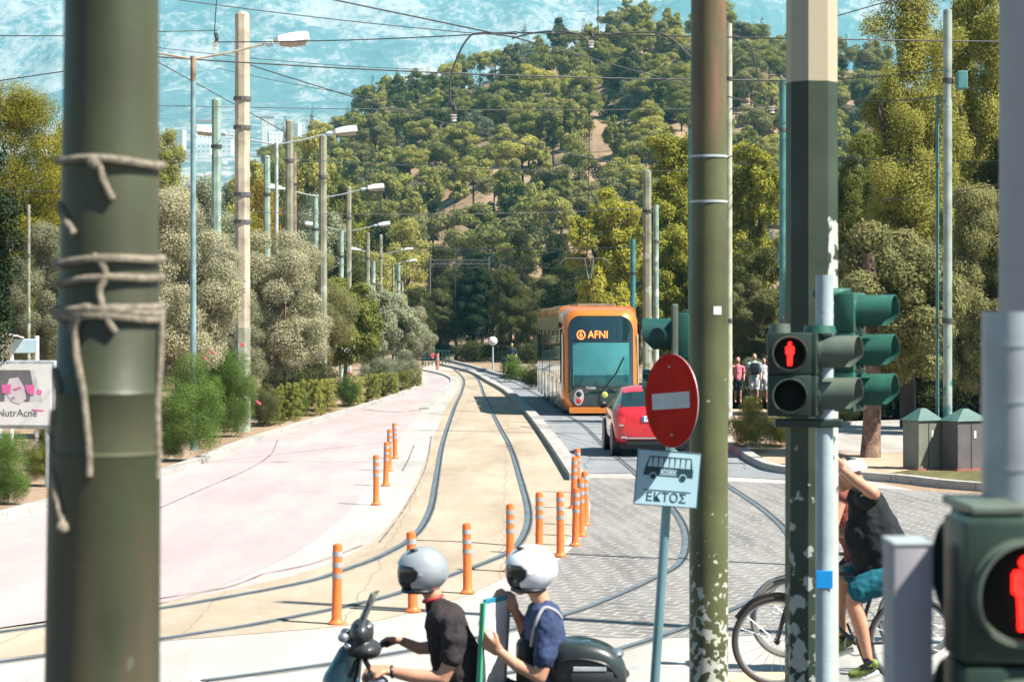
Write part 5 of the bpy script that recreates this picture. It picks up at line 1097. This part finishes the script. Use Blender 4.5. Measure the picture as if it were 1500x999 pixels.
def helmet(c, r, shell, parent, yaw=0, pitch=0, visor_m=None, chin_m=None):
    """faces -X; shell/visor/chin pieces split from one sphere"""
    N, K = 120, 80; q = Matrix.Rotation(yaw, 3, 'Z') @ Matrix.Rotation(pitch, 3, 'Y'); parts = {'s': MB(), 'v': MB(), 'c': MB()}
    def pt(i, j, ex=1.0):
        th = math.pi * i / K; a = 2 * math.pi * j / N; x, y, z = math.sin(th) * math.cos(a), math.sin(th) * math.sin(a), math.cos(th)
        fx = 1.12 if x < 0 else 1.06
        if z < 0 and x < 0: fx += -z * .10
        if z < -.15 and x > 0: fx -= (-z - .15) * .32
        z2 = max(z, -.80); return Vector(c) + q @ Vector((x * r * fx, y * r * .86, z2 * r * (1.0 if z > 0 else 1.0 + .20 * max(0, -x)))) * ex
    for i in range(K):
        for j in range(N):
            th = math.pi * (i + .5) / K; a = 2 * math.pi * (j + .5) / N; x, y, z = math.sin(th) * math.cos(a), math.sin(th) * math.sin(a), math.cos(th); az = abs(math.degrees(math.atan2(y, -x)))
            key = 's'
            if -.50 < z < .17 and az < 76 - 16 * (abs(z + .165) / .335) ** 2.5: key = 'v'
            elif z <= -.50 and az < 60: key = 'c'
            ex = 1.0 if key == 's' else .985
            parts[key].add([pt(i, j, ex), pt(i + 1, j, ex), pt(i + 1, j + 1, ex), pt(i, j + 1, ex)], [(0, 1, 2, 3)])
    h_ = parts['s'].build('shell', shell, parent, True, 60); md = h_.modifiers.new('solid', 'SOLIDIFY'); md.thickness = .012; md.offset = 0
    v_ = parts['v'].build('visor', visor_m or M['visor'], parent, True, 60); parts['c'].build('chin_guard', chin_m or M['black'], parent, True, 60)
    MB().torus(Vector(c) + q @ Vector((-.012, 0, -r * .84)), r * .66, .014, 30, 8).build('rim', M['black'], parent, True)
    MB().ball(Vector(c) + q @ Vector((-r * .55, -r * .35, r * .86)), (.028, .02, .010), 10, 6).build('vent', M['black'], parent, True)
    for sy in (-1, 1): MB().cyl(Vector(c) + q @ Vector((-.02, sy * r * .82, -.005)), Vector(c) + q @ Vector((-.02, sy * r * .90, -.005)), .020, .018, 14).build('pivot', shell, parent, True)
M['visor'] = mat('dark_visor', (.012, .012, .012), .12, coat=.8, spec=.6)
def cloth(name, c): return mat(name, c, .9, var=.18, vscale=7, bump=.9, bscale=9, spec=.2)
D = 13.7
def Q(px, py, dy=0.0):
    v = P(px, py, D); return Vector((v.x, D + dy, v.z))
# ---- rider 1
r1 = empty('person', (0, 0, 0), 0, 'scooter rider in a charcoal t-shirt and silver helmet gripping the handlebar', 'person'); bd = MB()
bd.ball(Q(619, 842), (.092, .075, .115)); bd.ball(Q(606, 858), (.05, .05, .045)); bd.ball(Q(595, 848), (.018, .016, .02))
limb(bd, [(Q(628, 858), .055), (Q(641, 888), .058)])
limb(bd, [(Q(650, 905), .10), (Q(664, 960), .125), (Q(676, 1010), .125), (Q(688, 1060), .13)])
limb(bd, [(Q(645, 902, -.16), .06), (Q(645, 902, .16), .06)]); limb(bd, [(Q(656, 945, -.07), .085), (Q(656, 945, .07), .085)])
limb(bd, [(Q(664, 905, -.19), .060), (Q(664, 955, -.24), .050), (Q(650, 984, -.25), .043), (Q(605, 980, -.24), .042), (Q(572, 974, -.22), .030)])
limb(bd, [(Q(648, 905, .19), .055), (Q(640, 955, .24), .045), (Q(612, 958, .25), .038), (Q(588, 948, .25), .029)])
hand(bd, Q(571, 973, -.22), (-1, .02, .05), (0, -.25, 1), .75, 1.15, -1); hand(bd, Q(586, 947, .25), (-1, -.05, .12), (0, .25, 1), .8, 1.1, 1)
limb(bd, [(Q(688, 1060, -.1), .10), (Q(590, 1085, -.16), .075), (Q(600, 1170, -.16), .045)]); limb(bd, [(Q(688, 1060, .1), .10), (Q(590, 1085, .16), .075), (Q(600, 1170, .16), .045)])
blobmesh(bd, 'body', M['skin'], r1, .0075, 4)
sh_ = MB(); limb(sh_, [(Q(640, 890), .075), (Q(652, 908), .125), (Q(666, 960), .150), (Q(676, 1010), .148), (Q(688, 1055), .15)]); limb(sh_, [(Q(646, 902, -.165), .078), (Q(644, 900, .165), .078)]); limb(sh_, [(Q(656, 945, -.08), .105), (Q(656, 945, .08), .105)])
limb(sh_, [(Q(664, 904, -.185), .080), (Q(666, 935, -.225), .078), (Q(664, 952, -.24), .072)]); limb(sh_, [(Q(650, 904, .185), .075), (Q(642, 950, .23), .062)])
tsh = cloth('charcoal_shirt', (.040, .033, .035)); blobmesh(sh_, 'shirt', tsh, r1, .009, 5)
tr_ = MB(); limb(tr_, [(Q(690, 1058, -.1), .12), (Q(592, 1083, -.16), .095), (Q(602, 1150, -.16), .06)]); limb(tr_, [(Q(690, 1058, .1), .12), (Q(592, 1083, .16), .095), (Q(602, 1150, .16), .06)]); limb(tr_, [(Q(690, 1050, -.08), .13), (Q(690, 1050, .08), .13)]); blobmesh(tr_, 'trousers', cloth('navy_trousers', (.02, .025, .04)), r1, .014, 4)
MB().torus(Q(577, 975, -.222), .031, .010, 20, 8, Vector((1, 0, .05))).build('watch', M['black'], r1, True)
MB().torus(Q(634, 876), .058, .012, 24, 8, Vector((-.35, 0, 1))).build('chin_strap', mat('strap_red', (.45, .04, .04), .6), r1)
hs = empty('helmet', (0, 0, 0), 0, 'silver grey full-face helmet with a dark visor, worn by the front rider', 'helmet')
helmet(Q(620, 836), .142, mat('silver_shell', (.42, .46, .48), .28, .35, coat=.8, var=.05), hs, math.radians(6), math.radians(8))
# ---- rider 2
r2 = empty('person', (0, 0, 0), 0, 'pillion rider in a navy t-shirt with pale straps and white helmet holding a board', 'person'); bd = MB()
bd.ball(Q(775, 842), (.092, .075, .115)); bd.ball(Q(762, 860), (.05, .05, .045)); bd.ball(Q(752, 850), (.018, .016, .02))
limb(bd, [(Q(782, 856), .055), (Q(796, 888), .056)]); limb(bd, [(Q(798, 905), .10), (Q(800, 960), .115), (Q(800, 1010), .12), (Q(805, 1055), .13)])
limb(bd, [(Q(798, 902, -.15), .056), (Q(790, 902, .15), .056)])
limb(bd, [(Q(803, 908, -.19), .056), (Q(800, 950, -.23), .048), (Q(790, 982, -.24), .042), (Q(757, 966, -.22), .038), (Q(728, 944, -.19), .027)])
limb(bd, [(Q(784, 908, .17), .05), (Q(772, 940, .2), .043), (Q(764, 918, .17), .036), (Q(752, 893, .12), .026)])
hand(bd, Q(729, 945, -.19), (-.75, .0, .55), (-.3, -.9, -.2), .95, 1.1, 1); hand(bd, Q(753, 894, .12), (-.7, -.1, .7), (.2, -.9, .1), .6, 1.0, 1)
limb(bd, [(Q(800, 1058, -.12), .10), (Q(712, 1060, -.2), .075), (Q(720, 1150, -.22), .045)]); limb(bd, [(Q(800, 1058, .12), .10), (Q(712, 1060, .2), .075), (Q(720, 1150, .22), .045)])
blobmesh(bd, 'body', M['skin'], r2, .0075, 4)
sh_ = MB(); limb(sh_, [(Q(794, 888), .07), (Q(798, 908), .118), (Q(800, 960), .128), (Q(800, 1010), .132), (Q(804, 1050), .14)]); limb(sh_, [(Q(799, 901, -.155), .074), (Q(790, 900, .155), .072)])
limb(sh_, [(Q(803, 906, -.19), .076), (Q(801, 935, -.22), .074), (Q(796, 955, -.235), .068)]); limb(sh_, [(Q(786, 906, .17), .07), (Q(776, 935, .195), .06)])
blobmesh(sh_, 'shirt', cloth('navy_shirt', (.045, .065, .14)), r2, .009, 5)
tr_ = MB()
for y_ in (-.14, .14): limb(tr_, [(Q(800, 1050, y_), .12), (Q(735, 1020, y_ * 1.4), .10), (Q(722, 1110, y_ * 1.5), .06)])
blobmesh(tr_, 'trousers', cloth('black_trousers', (.012, .012, .014)), r2, .014, 4)
fb = MB(); fb.box(Q(768, 972, 0), (.10, .24, .30), bev=.04); fb.build('chest_bag', M['black'], r2, True)
MB().tube(catmull([Q(778, 940, -.17), Q(784, 905, -.235), Q(796, 884, -.215), Q(812, 888, -.20), Q(822, 900, -.16)], 6), .011, 8).build('shoulder_strap', mat('strap_pale', (.36, .36, .39), .8), r2, True)
hs = empty('helmet', (0, 0, 0), 0, 'glossy white open-visor helmet worn by the pillion rider', 'helmet')
helmet(Q(779, 833), .146, mat('white_shell', (.80, .81, .82), .25, coat=1, var=.02), hs, math.radians(4), math.radians(4))
# board
bdv = empty('board', (0, 0, 0), 0, 'tall white board with green and blue edges carried upright between the riders', 'board')
qv = Matrix.Rotation(math.radians(-115), 3, 'Z'); cb = Q(722, 960, -.02)
def bpz(x0, x1, z0, z1, y_, th, m, name, par):
    mb = MB(); mb.box(((x0 + x1) / 2, y_, (z0 + z1) / 2), (x1 - x0, th, z1 - z0), bev=.003); mb.v = [tuple(cb + Matrix.Rotation(math.radians(3), 3, 'Y') @ (qv @ Vector(v))) for v in mb.v]; return mb.build(name, m, par)
bp2 = bpz(-.16, .16, -.42, .33, 0, .02, M['white'], 'panel', bdv); bpz(-.16, .16, .331, .36, 0, .022, mat('board_blue', (.03, .25, .36), .5), 'top_edge', bdv); bpz(.161, .19, -.42, .34, 0, .03, mat('board_green', (.06, .36, .19), .5), 'green_edge', bdv); bpz(-.19, -.161, -.42, .38, 0, .03, mat('board_grey', (.20, .24, .27), .5), 'grey_edge', bdv)
# ---- scooter
scm = mat('scooter_dark_teal', (.010, .035, .045), .25, coat=1, spec=.7); plast = mat('scooter_grey_plastic', (.035, .038, .042), .4)
sctr = empty('scooter', (0, 0, 0), 0, 'dark scooter with a small windshield carrying two helmeted riders', 'scooter')
for x in (462, 842):
    w_ = MB(); w_.torus(Q(x, 1118), .20, .055, 36, 12, Vector((0, 1, 0))); wh = w_.build('wheel', M['rubber'], sctr, True); MB().cyl(Q(x, 1118, -.03), Q(x, 1118, .03), .155, .155, 24).build('rim', M['steel'], wh, True)
fb = MB(); limb(fb, [(Q(512, 962), .085), (Q(500, 1000), .12), (Q(488, 1060), .10)]); limb(fb, [(Q(488, 1060), .08), (Q(462, 1060), .09)]); blobmesh(fb, 'front_fairing', scm, sctr, .014, 4)
fb = MB(); fb.ball(Q(530, 925), (.075, .15, .085)); fb.ball(Q(538, 950), (.09, .16, .06)); fb.ball(Q(518, 945), (.06, .12, .08)); blobmesh(fb, 'instrument_cowl', plast, sctr, .010, 3)
MB().ball(Q(538, 916, -.02), (.045, .07, .025), 16, 10).build('dial', M['steel'], sctr, True); MB().ball(Q(512, 942, -.12), (.022, .02, .018), 10, 8).build('indicator', M['chrome'], sctr, True)
for k, z_ in enumerate((-.10, .10)): MB().ball(Q(505, 930, z_), (.035, .03, .03), 12, 8).build('headlight', M['steel'], sctr, True)
ws = MB(); pts = []
for v in range(7):
    for u in range(9): a = (u / 8 - .5) * 2; pts.append(Q(518 + v * 4.2, 922 - v * 9.2, a * (.13 - .045 * (v / 6) ** 2)) + Vector((.045 * a * a, 0, 0)))
ws.add(pts, [(v * 9 + u, v * 9 + u + 1, (v + 1) * 9 + u + 1, (v + 1) * 9 + u) for v in range(6) for u in range(8)])
wm = bpy.data.materials.new('smoked_screen'); wm.use_nodes = True; wb = wm.node_tree.nodes["Principled BSDF"]; wb.inputs["Base Color"].default_value = (.25, .28, .26, 1); wb.inputs["Roughness"].default_value = .15; wb.inputs["Alpha"].default_value = .55
wso = ws.build('windshield', wm, sctr, True); md = wso.modifiers.new('s', 'SOLIDIFY'); md.thickness = .005
MB().tube(catmull([Q(545, 868, -.08), Q(541, 880, -.11), Q(532, 905, -.13)], 5), .008, 6).build('windshield_edge', M['black'], sctr)
hb = MB(); hb.tube(catmull([Q(548, 978, -.33), Q(545, 972, -.2), Q(535, 960, 0), Q(560, 950, .2), Q(572, 948, .36)], 6), .016, 10); hb.build('handlebar', M['black'], sctr, True)
for a, b_ in (((543, 980, -.34), (546, 977, -.20)), ((570, 949, .37), (562, 950, .2))): MB().cyl(Q(*a), Q(*b_), .021, .021, 14).build('grip', M['rubber'], sctr, True)
MB().tube([Q(535, 990, -.3), Q(530, 996, -.26), Q(528, 985, -.2)], .009, 6).build('brake_lever', M['chrome'], sctr)
fb = MB(); fb.ball(Q(555, 990, -.22), (.07, .035, .045)); fb.build('master_cylinder', M['steel'], sctr, True)
st = MB(); limb(st, [(Q(640, 1085), .12), (Q(720, 1078), .14), (Q(830, 1062), .13)]); blobmesh(st, 'seat', M['black'], sctr, .014, 3)
rb_ = MB(); limb(rb_, [(Q(700, 1115), .13), (Q(800, 1100), .15), (Q(880, 1070), .08)]); limb(rb_, [(Q(505, 1100), .10), (Q(560, 1140), .08), (Q(700, 1135), .1)]); blobmesh(rb_, 'rear_body', scm, sctr, .016, 3)
MB().tube([Q(820, 1050, .05), Q(850, 1015, .05), Q(905, 1005, .05)], .014, 8).build('luggage_rack', M['black'], sctr)
tb = MB(); rings = []
for px_, zt_, zb_, hw in [(803, 950, 998, .13), (812, 938, 1003, .17), (840, 933, 1006, .20), (875, 938, 1006, .205), (898, 948, 1005, .19), (912, 962, 1002, .15), (918, 978, 998, .10)]:
    a, b2 = Q(px_, zt_).z, Q(px_, zb_).z; X = Q(px_, 0).x; rings.append([(X, D + x, z) for x, z in rrect(hw, b2, a, .07, 5)])
tc_ = empty('top_case', (0, 0, 0), 0, 'dark grey hard luggage case behind the pillion rider', 'luggage case')
tb.rings(rings); tbm = mat('case_dark_grey', (.030, .040, .042), .35, var=.15, coat=.3); case = tb.build('shell', tbm, tc_, True, 50)
md = case.modifiers.new('sub', 'SUBSURF'); md.levels = 2; md.render_levels = 2
MB().box(Q(862, 972, -.205), (.20, .012, .028), bev=.004).build('trim', M['galv'], tc_); MB().box(Q(865, 985, -.19), (.26, .04, .075), bev=.015).build('side_panel', plast, tc_, True); MB().tube(catmull([Q(822, 962, -.19), Q(850, 958, -.21), Q(885, 966, -.205), Q(902, 985, -.17)], 6), .010, 6).build('seam', M['black'], tc_)
MB().ball(Q(903, 955, -.03), (.045, .10, .03), 14, 8).build('reflector', M['steel'], tc_, True); MB().ball(Q(858, 936, -.08), (.03, .03, .008), 10, 6).build('badge', M['chrome'], tc_); MB().torus(Q(915, 986), .022, .008, 16, 6, Vector((0, 1, 0))).build('latch', M['chrome'], tc_)

# ------------------------------------------------------------------ bicycles and cyclist
def bicycle(label, fx, fy, wheelR, dd, tyre, fr, wb=1.06, heading=0):
    e = empty('bicycle', (0, 0, 0), 0, label, 'bicycle', 'bicycles waiting at the crossing'); s_ = S(dd); f0 = P(fx, fy, dd); r0 = f0 + Vector((wb, 0, 0))
    for c in (f0, r0):
        w_ = MB().torus(c, wheelR, .020, 56, 10, Vector((0, 1, 0))); wh = w_.build('wheel', tyre, e, True); MB().torus(c, wheelR - .025, .011, 48, 8, Vector((0, 1, 0))).build('rim', M['steel'], wh, True)
        sp = MB()
        for k in range(18): a = k * math.pi / 9; sp.cyl(c + Vector((0, .02 * (-1) ** k, 0)), c + Vector((math.cos(a), 0, math.sin(a))) * (wheelR - .03), .0016, .0016, 4)
        sp.build('spokes', M['steel'], wh); MB().cyl(c + Vector((0, -.05, 0)), c + Vector((0, .05, 0)), .022, .022, 12).build('hub', M['black'], wh)
    h = f0 + Vector((.14, 0, .42)); hb_ = f0 + Vector((.19, 0, .62)); bb = f0 + Vector((.62, 0, -.02)); st_ = f0 + Vector((.78, 0, .50)); sd_ = f0 + Vector((.82, 0, .62))
    F_ = MB(); F_.tube([h, bb], .018, 10); F_.tube([hb_ + Vector((-.02, 0, -.06)), st_], .016, 10); F_.tube([bb, st_], .016, 10); F_.tube([h, hb_], .02, 10)
    for y_ in (-.05, .05): F_.tube([bb, r0 + Vector((0, y_, 0))], .010, 8); F_.tube([st_, r0 + Vector((0, y_, 0))], .009, 8)
    F_.build('frame', fr, e, True); fk = MB()
    for y_ in (-.05, .05): fk.tube([f0 + Vector((0, y_, 0)), h + Vector((-.02, y_, 0)), h], .011, 8)
    fk.build('fork', M['black'], e, True); MB().tube([hb_, hb_ + Vector((-.06, 0, .12)), hb_ + Vector((-.05, -.28, .16))], .013, 8).build('handlebar', M['black'], e); MB().tube([hb_ + Vector((-.06, 0, .12)), hb_ + Vector((-.05, .28, .16))], .013, 8).build('handlebar', M['black'], e)
    sdm = MB(); sdm.ball(sd_ + Vector((0, 0, .03)), (.13, .07, .035), 14, 8); sdm.build('saddle', M['black'], e, True); MB().cyl(st_, sd_, .013).build('seat_post', M['steel'], e)
    MB().torus(bb, .09, .006, 30, 6, Vector((0, 1, 0))).build('chainring', M['steel'], e); cr_ = MB(); cr_.tube([bb + Vector((0, -.07, 0)), bb + Vector((.06, -.08, -.15))], .010, 6); cr_.box(bb + Vector((.06, -.13, -.16)), (.09, .09, .02)); cr_.tube([bb + Vector((0, .07, 0)), bb + Vector((-.06, .08, .15))], .010, 6); cr_.build('crank', M['black'], e)
    MB().tube(catmull([f0 + Vector((math.cos(a), 0, math.sin(a))) * (wheelR + .035) for a in [math.radians(q_) for q_ in (150, 120, 90, 60, 35)]], 5), .016, 6).build('mudguard', M['black'] if 'front' in label else M['steel'], e)
    return e, f0
dc = 17.6; bike1, f1 = bicycle('dark front bicycle with thick brown-black tyre, ridden by the black shirted cyclist', 1138, 939, .335, dc, mat('tyre_brown_black', (.035, .028, .025), .8), mat('bike_frame_dark', (.02, .02, .022), .3, coat=.6))
bike2, f2 = bicycle('rear bicycle with grey tyre half hidden behind the octagonal pole', 1157, 905, .315, 18.8, mat('tyre_grey', (.16, .16, .15), .8), mat('bike_frame_grey', (.25, .27, .28), .4, .4))
def C(px, py, dy=0.0): v = P(px, py, dc); return Vector((v.x, dc + dy, v.z))
cy = empty('person', (0, 0, 0), 0, 'cyclist in black t-shirt and teal shorts seated on the bicycle, arm raised to the head', 'person')
bd = MB(); bd.ball(C(1246, 698), (.092, .078, .115), rot=Matrix.Rotation(math.radians(-18), 3, 'Y')); bd.ball(C(1233, 712), (.045, .05, .045)); bd.ball(C(1228, 702), (.018, .015, .016)); limb(bd, [(C(1254, 704), .06), (C(1262, 722), .07)])
limb(bd, [(C(1264, 735), .11), (C(1278, 790), .13), (C(1296, 840), .14)]); limb(bd, [(C(1262, 728, -.16), .065), (C(1262, 728, .16), .065)])
limb(bd, [(C(1262, 728, -.18), .062), (C(1271, 719, -.28), .052), (C(1268, 716, -.30), .05), (C(1246, 700, -.25), .043), (C(1232, 688, -.16), .030)])
hand(bd, C(1231, 687, -.15), (-.5, .3, .6), (-.5, -.6, .3), .5, 1.0, 1)
limb(bd, [(C(1260, 728, .18), .055), (C(1262, 775, .26), .046), (C(1245, 786, .22), .040), (C(1228, 782, .22), .029)]); hand(bd, C(1227, 782, .22), (-1, 0, .1), (0, 0, 1), .8, 1.0, 1)
limb(bd, [(C(1290, 845, -.1), .10), (C(1250, 868, -.13), .072), (C(1247, 882, -.13), .062), (C(1256, 910, -.13), .062), (C(1268, 962, -.13), .036)])
limb(bd, [(C(1290, 845, .1), .10), (C(1240, 850, .13), .072), (C(1232, 900, .13), .058), (C(1236, 935, .13), .036)])
blobmesh(bd, 'body', M['skin'], cy, .009, 4)
sh_ = MB(); limb(sh_, [(C(1263, 730), .12), (C(1283, 785), .175), (C(1298, 838), .175)]); limb(sh_, [(C(1263, 726, -.16), .082), (C(1262, 726, .16), .082)]); limb(sh_, [(C(1262, 780), .14), (C(1280, 838), .15)]); limb(sh_, [(C(1263, 728, -.18), .082), (C(1268, 724, -.24), .074)]); limb(sh_, [(C(1260, 730, .18), .075), (C(1262, 762, .25), .065)])
limb(sh_, [(C(1278, 745), .13), (C(1298, 790), .15), (C(1306, 838), .14)]); blobmesh(sh_, 'shirt', cloth('black_shirt', (.020, .024, .027)), cy, .011, 5)
so_ = MB(); limb(so_, [(C(1294, 846, -.1), .125), (C(1262, 856, -.125), .105), (C(1256, 862, -.13), .10)]); limb(so_, [(C(1294, 846, .1), .125), (C(1252, 848, .13), .10)]); limb(so_, [(C(1296, 845, -.08), .13), (C(1296, 845, .08), .13)])
blobmesh(so_, 'shorts', cloth('teal_shorts', (.012, .11, .15)), cy, .012, 4)
for y_, cx_, cy_, nm in ((-.13, 1262, 975, 'shoe'), (.13, 1232, 948, 'shoe')):
    f_ = MB(); limb(f_, [(C(cx_ + 14, cy_ - 6, y_), .045), (C(cx_ - 8, cy_ + 6, y_), .042), (C(cx_ - 18, cy_ + 9, y_), .032)]); o_ = blobmesh(f_, nm, mat('shoe_green_' + str(cx_), (.16, .22, .04), .6, var=.45, vscale=26), cy, .008, 3)
    k_ = MB(); rr = [C(cx_ + 22, cy_ + 6, y_), C(cx_, cy_ + 13, y_), C(cx_ - 22, cy_ + 15, y_)]; k_.tube(rr, [.022, .026, .018], 8); k_.build('sole', M['white'], o_); MB().cyl(C(cx_ + 8, cy_ - 14, y_), C(cx_ + 4, cy_ - 8, y_), .044, .046, 14).build('sock', M['black'], cy, True)
hl = empty('helmet', (0, 0, 0), 0, 'pale bicycle helmet worn by the black shirted cyclist', 'helmet'); hb2 = MB()
N_, K_ = 30, 12
pts = [[C(1248, 690) + Matrix.Rotation(math.radians(-14), 3, 'Y') @ Vector((math.sin(math.pi / 2 * i / K_) * math.cos(2 * math.pi * j / N_) * .125, math.sin(math.pi / 2 * i / K_) * math.sin(2 * math.pi * j / N_) * .10, math.cos(math.pi / 2 * i / K_) * .105 + .005 * math.sin(j * 3))) for j in range(N_)] for i in range(1, K_ + 1)]
hb2.rings(pts, True); hb2.build('shell', mat('pale_helmet', (.62, .62, .62), .4, var=.1), hl, True)
for y_ in (-.04, 0, .04): MB().ball(C(1246, 672, y_), (.045, .009, .012), 10, 6).build('vent', M['black'], hl)
# second cyclist, mostly hidden
c2 = empty('person', (0, 0, 0), 0, 'cyclist in a faded red top almost hidden behind the black shirted cyclist', 'person'); dc2 = 18.8
def C2(px, py, dy=0.0): v = P(px, py, dc2); return Vector((v.x, dc2 + dy, v.z))
bd = MB(); bd.ball(C2(1212, 690), (.09, .075, .115)); limb(bd, [(C2(1220, 700), .055), (C2(1228, 715), .065)]); limb(bd, [(C2(1230, 730), .1), (C2(1262, 815), .12)]); limb(bd, [(C2(1228, 725, -.17), .06), (C2(1228, 725, .17), .06)])
for y_ in (-1, 1): limb(bd, [(C2(1228, 725, y_ * .18), .055), (C2(1214, 770, y_ * .23), .042), (C2(1185, 790, y_ * .24), .028)]); hand(bd, C2(1184, 790, y_ * .24), (-1, 0, 0), (0, 0, 1), .8, 1, y_); limb(bd, [(C2(1268, 820, y_ * .1), .1), (C2(1222, 850, y_ * .12), .065), (C2(1232, 930, y_ * .12), .04)])
blobmesh(bd, 'body', M['skin'], c2, .012, 4); sh_ = MB(); limb(sh_, [(C2(1230, 728), .115), (C2(1262, 812), .14)]); limb(sh_, [(C2(1228, 724, -.17), .075), (C2(1228, 724, .17), .075)]); blobmesh(sh_, 'shirt', cloth('faded_red_top', (.26, .08, .06)), c2, .013, 4)
so_ = MB()
for y_ in (-1, 1): limb(so_, [(C2(1270, 818, y_ * .09), .125), (C2(1235, 842, y_ * .12), .09)])
blobmesh(so_, 'shorts', cloth('dark_shorts', (.03, .03, .04)), c2, .013, 4); hh = MB(); hh.ball(C2(1214, 684), (.098, .085, .10)); hh.build('hair', M['black'], c2, True)
for y_ in (-1, 1): fo = MB(); limb(fo, [(C2(1236, 938, y_ * .12), .045), (C2(1222, 945, y_ * .12), .035)]); blobmesh(fo, 'shoe', M['black'], c2, .012, 2)

# ---- far walkers
def walker(lab, px, basey, h, top, bottom, skin='skin', seated=False, hat=None, rz=0, backpack=False, short=True):
    g = G(px, basey); e = empty('person', g, rz, lab, 'person'); k = h / 1.75; bd = MB()
    V = lambda x, y, z: Vector((x * k, y * k, z * k))
    if seated: hp = .50; kn = [(.11, -.42, .50), (-.11, -.42, .50)]; ft = [(.12, -.45, .08), (-.12, -.45, .08)]
    else: hp = .92; kn = [(.09, -.03, .5), (-.09, .03, .5)]; ft = [(.10, .02, .08), (-.10, .08, .08)]
    sh0 = hp + .50
    bd.ball(V(0, -.02, sh0 + .22), (.078 * k, .09 * k, .115 * k)); limb(bd, [(V(0, 0, sh0 + .12), .05 * k), (V(0, 0, sh0), .06 * k)]); limb(bd, [(V(0, 0, sh0 - .08), .12 * k), (V(0, 0, hp), .125 * k)]); limb(bd, [(V(-.16, 0, sh0 - .03), .055 * k), (V(.16, 0, sh0 - .03), .055 * k)])
    for i_, sx in enumerate((1, -1)):
        limb(bd, [(V(sx * .19, 0, sh0 - .03), .05 * k), (V(sx * .25, .03, sh0 - .30), .04 * k), (V(sx * .22, -.12, sh0 - .48), .03 * k)]); limb(bd, [(V(sx * .22, -.12, sh0 - .48), .028 * k), (V(sx * .215, -.16, sh0 - .56), .022 * k)])
        limb(bd, [(V(sx * .09, 0, hp), .09 * k), (V(*kn[i_]), .06 * k), (V(*ft[i_]), .038 * k)]); limb(bd, [(V(*ft[i_]), .04 * k), (V(ft[i_][0], ft[i_][1] - .13, .04), .035 * k)])
    blobmesh(bd, 'body', M[skin], e, .016, 3)
    a = MB(); limb(a, [(V(0, 0, sh0 - .05), .145 * k), (V(0, 0, hp + .02), .15 * k)]); limb(a, [(V(-.17, 0, sh0 - .03), .075 * k), (V(.17, 0, sh0 - .03), .075 * k)])
    for sx in (1, -1): limb(a, [(V(sx * .19, 0, sh0 - .03), .07 * k), (V(sx * .24, .02, sh0 - .24), .06 * k)])
    blobmesh(a, 'shirt', top, e, .018, 3); a = MB()
    for i_, sx in enumerate((1, -1)): limb(a, [(V(sx * .08, 0, hp + .02), .12 * k), (V(*kn[i_]) * .9 + V(sx * .09, 0, hp) * .1, .085 * k)] + ([] if short else [(V(*ft[i_]), .055 * k)]))
    blobmesh(a, 'shorts' if short else 'trousers', bottom, e, .018, 3)
    a = MB(); a.ball(V(0, .02, sh0 + .27), (.088 * k, .095 * k, .085 * k)); a.build('hat' if hat else 'hair', hat or M['darkbark'], e, True)
    if backpack: MB().box(V(.0, -.20, sh0 - .18), (.30, .16, .42), bev=.05).build('backpack', M['black'], e, True)
    return e
chk = mat('checked_shirt', (.42, .50, .52), .9, var=.4, vscale=30, dirt=(.08, .14, .18)); wht = cloth('white_cotton', (.7, .7, .7)); rdc = cloth('red_cotton', (.42, .04, .06)); pkc = cloth('pink_cotton', (.70, .22, .28)); blc = cloth('light_blue_cotton', (.22, .48, .58)); dkc = cloth('dark_cotton', (.03, .04, .05))
walker('walker in a checked shirt and white shorts with a dark bag, behind the hedge', 1105, 592, 1.78, chk, wht, backpack=True, hat=None)
walker('walker in white beside the checked shirt one', 1119, 590, 1.60, wht, wht)
walker('walker in pink partly hidden by the round pole', 1081, 590, 1.62, pkc, dkc, hat=mat('pink_cap', (.7, .2, .25), .7))
walker('seated person in light blue shirt and grey cap on the park edge', 1322, 612, 1.85, blc, dkc, seated=True, hat=mat('grey_cap', (.2, .2, .22), .7), rz=math.radians(-60), short=False)
walker('person in a dark red top standing behind the right cabinet', 1430, 612, 1.75, rdc, dkc)
walker('dark clothed person on the far right pavement by the globe lamp', 750, 547, 1.7, dkc, dkc, short=False)
bn = empty('park_bench', G(1322, 611), 0, 'low blue bench beneath the seated person', 'bench'); MB().box((0, .1, .42), (1.3, .42, .06), bev=.01).build('seat', PM['teal'], bn)
for sx in (-1, 1): MB().box((sx * .5, .1, .2), (.07, .36, .4)).build('leg', M['galv'], bn)
g = G(738, 545); mo = empty('parked_motorbike', g, 0, 'small dark motorbike parked on the far right pavement', 'motorbike')
for yy in (-.0, 1.2): MB().torus((0, yy, .3), .25, .06, 24, 8, Vector((1, 0, 0))).build('wheel', M['rubber'], mo)
b2 = MB(); limb(b2, [(Vector((0, 0, .6)), .16), (Vector((0, .6, .55)), .18), (Vector((0, 1.2, .75)), .12)]); b2.build('body', M['black'], mo, True)
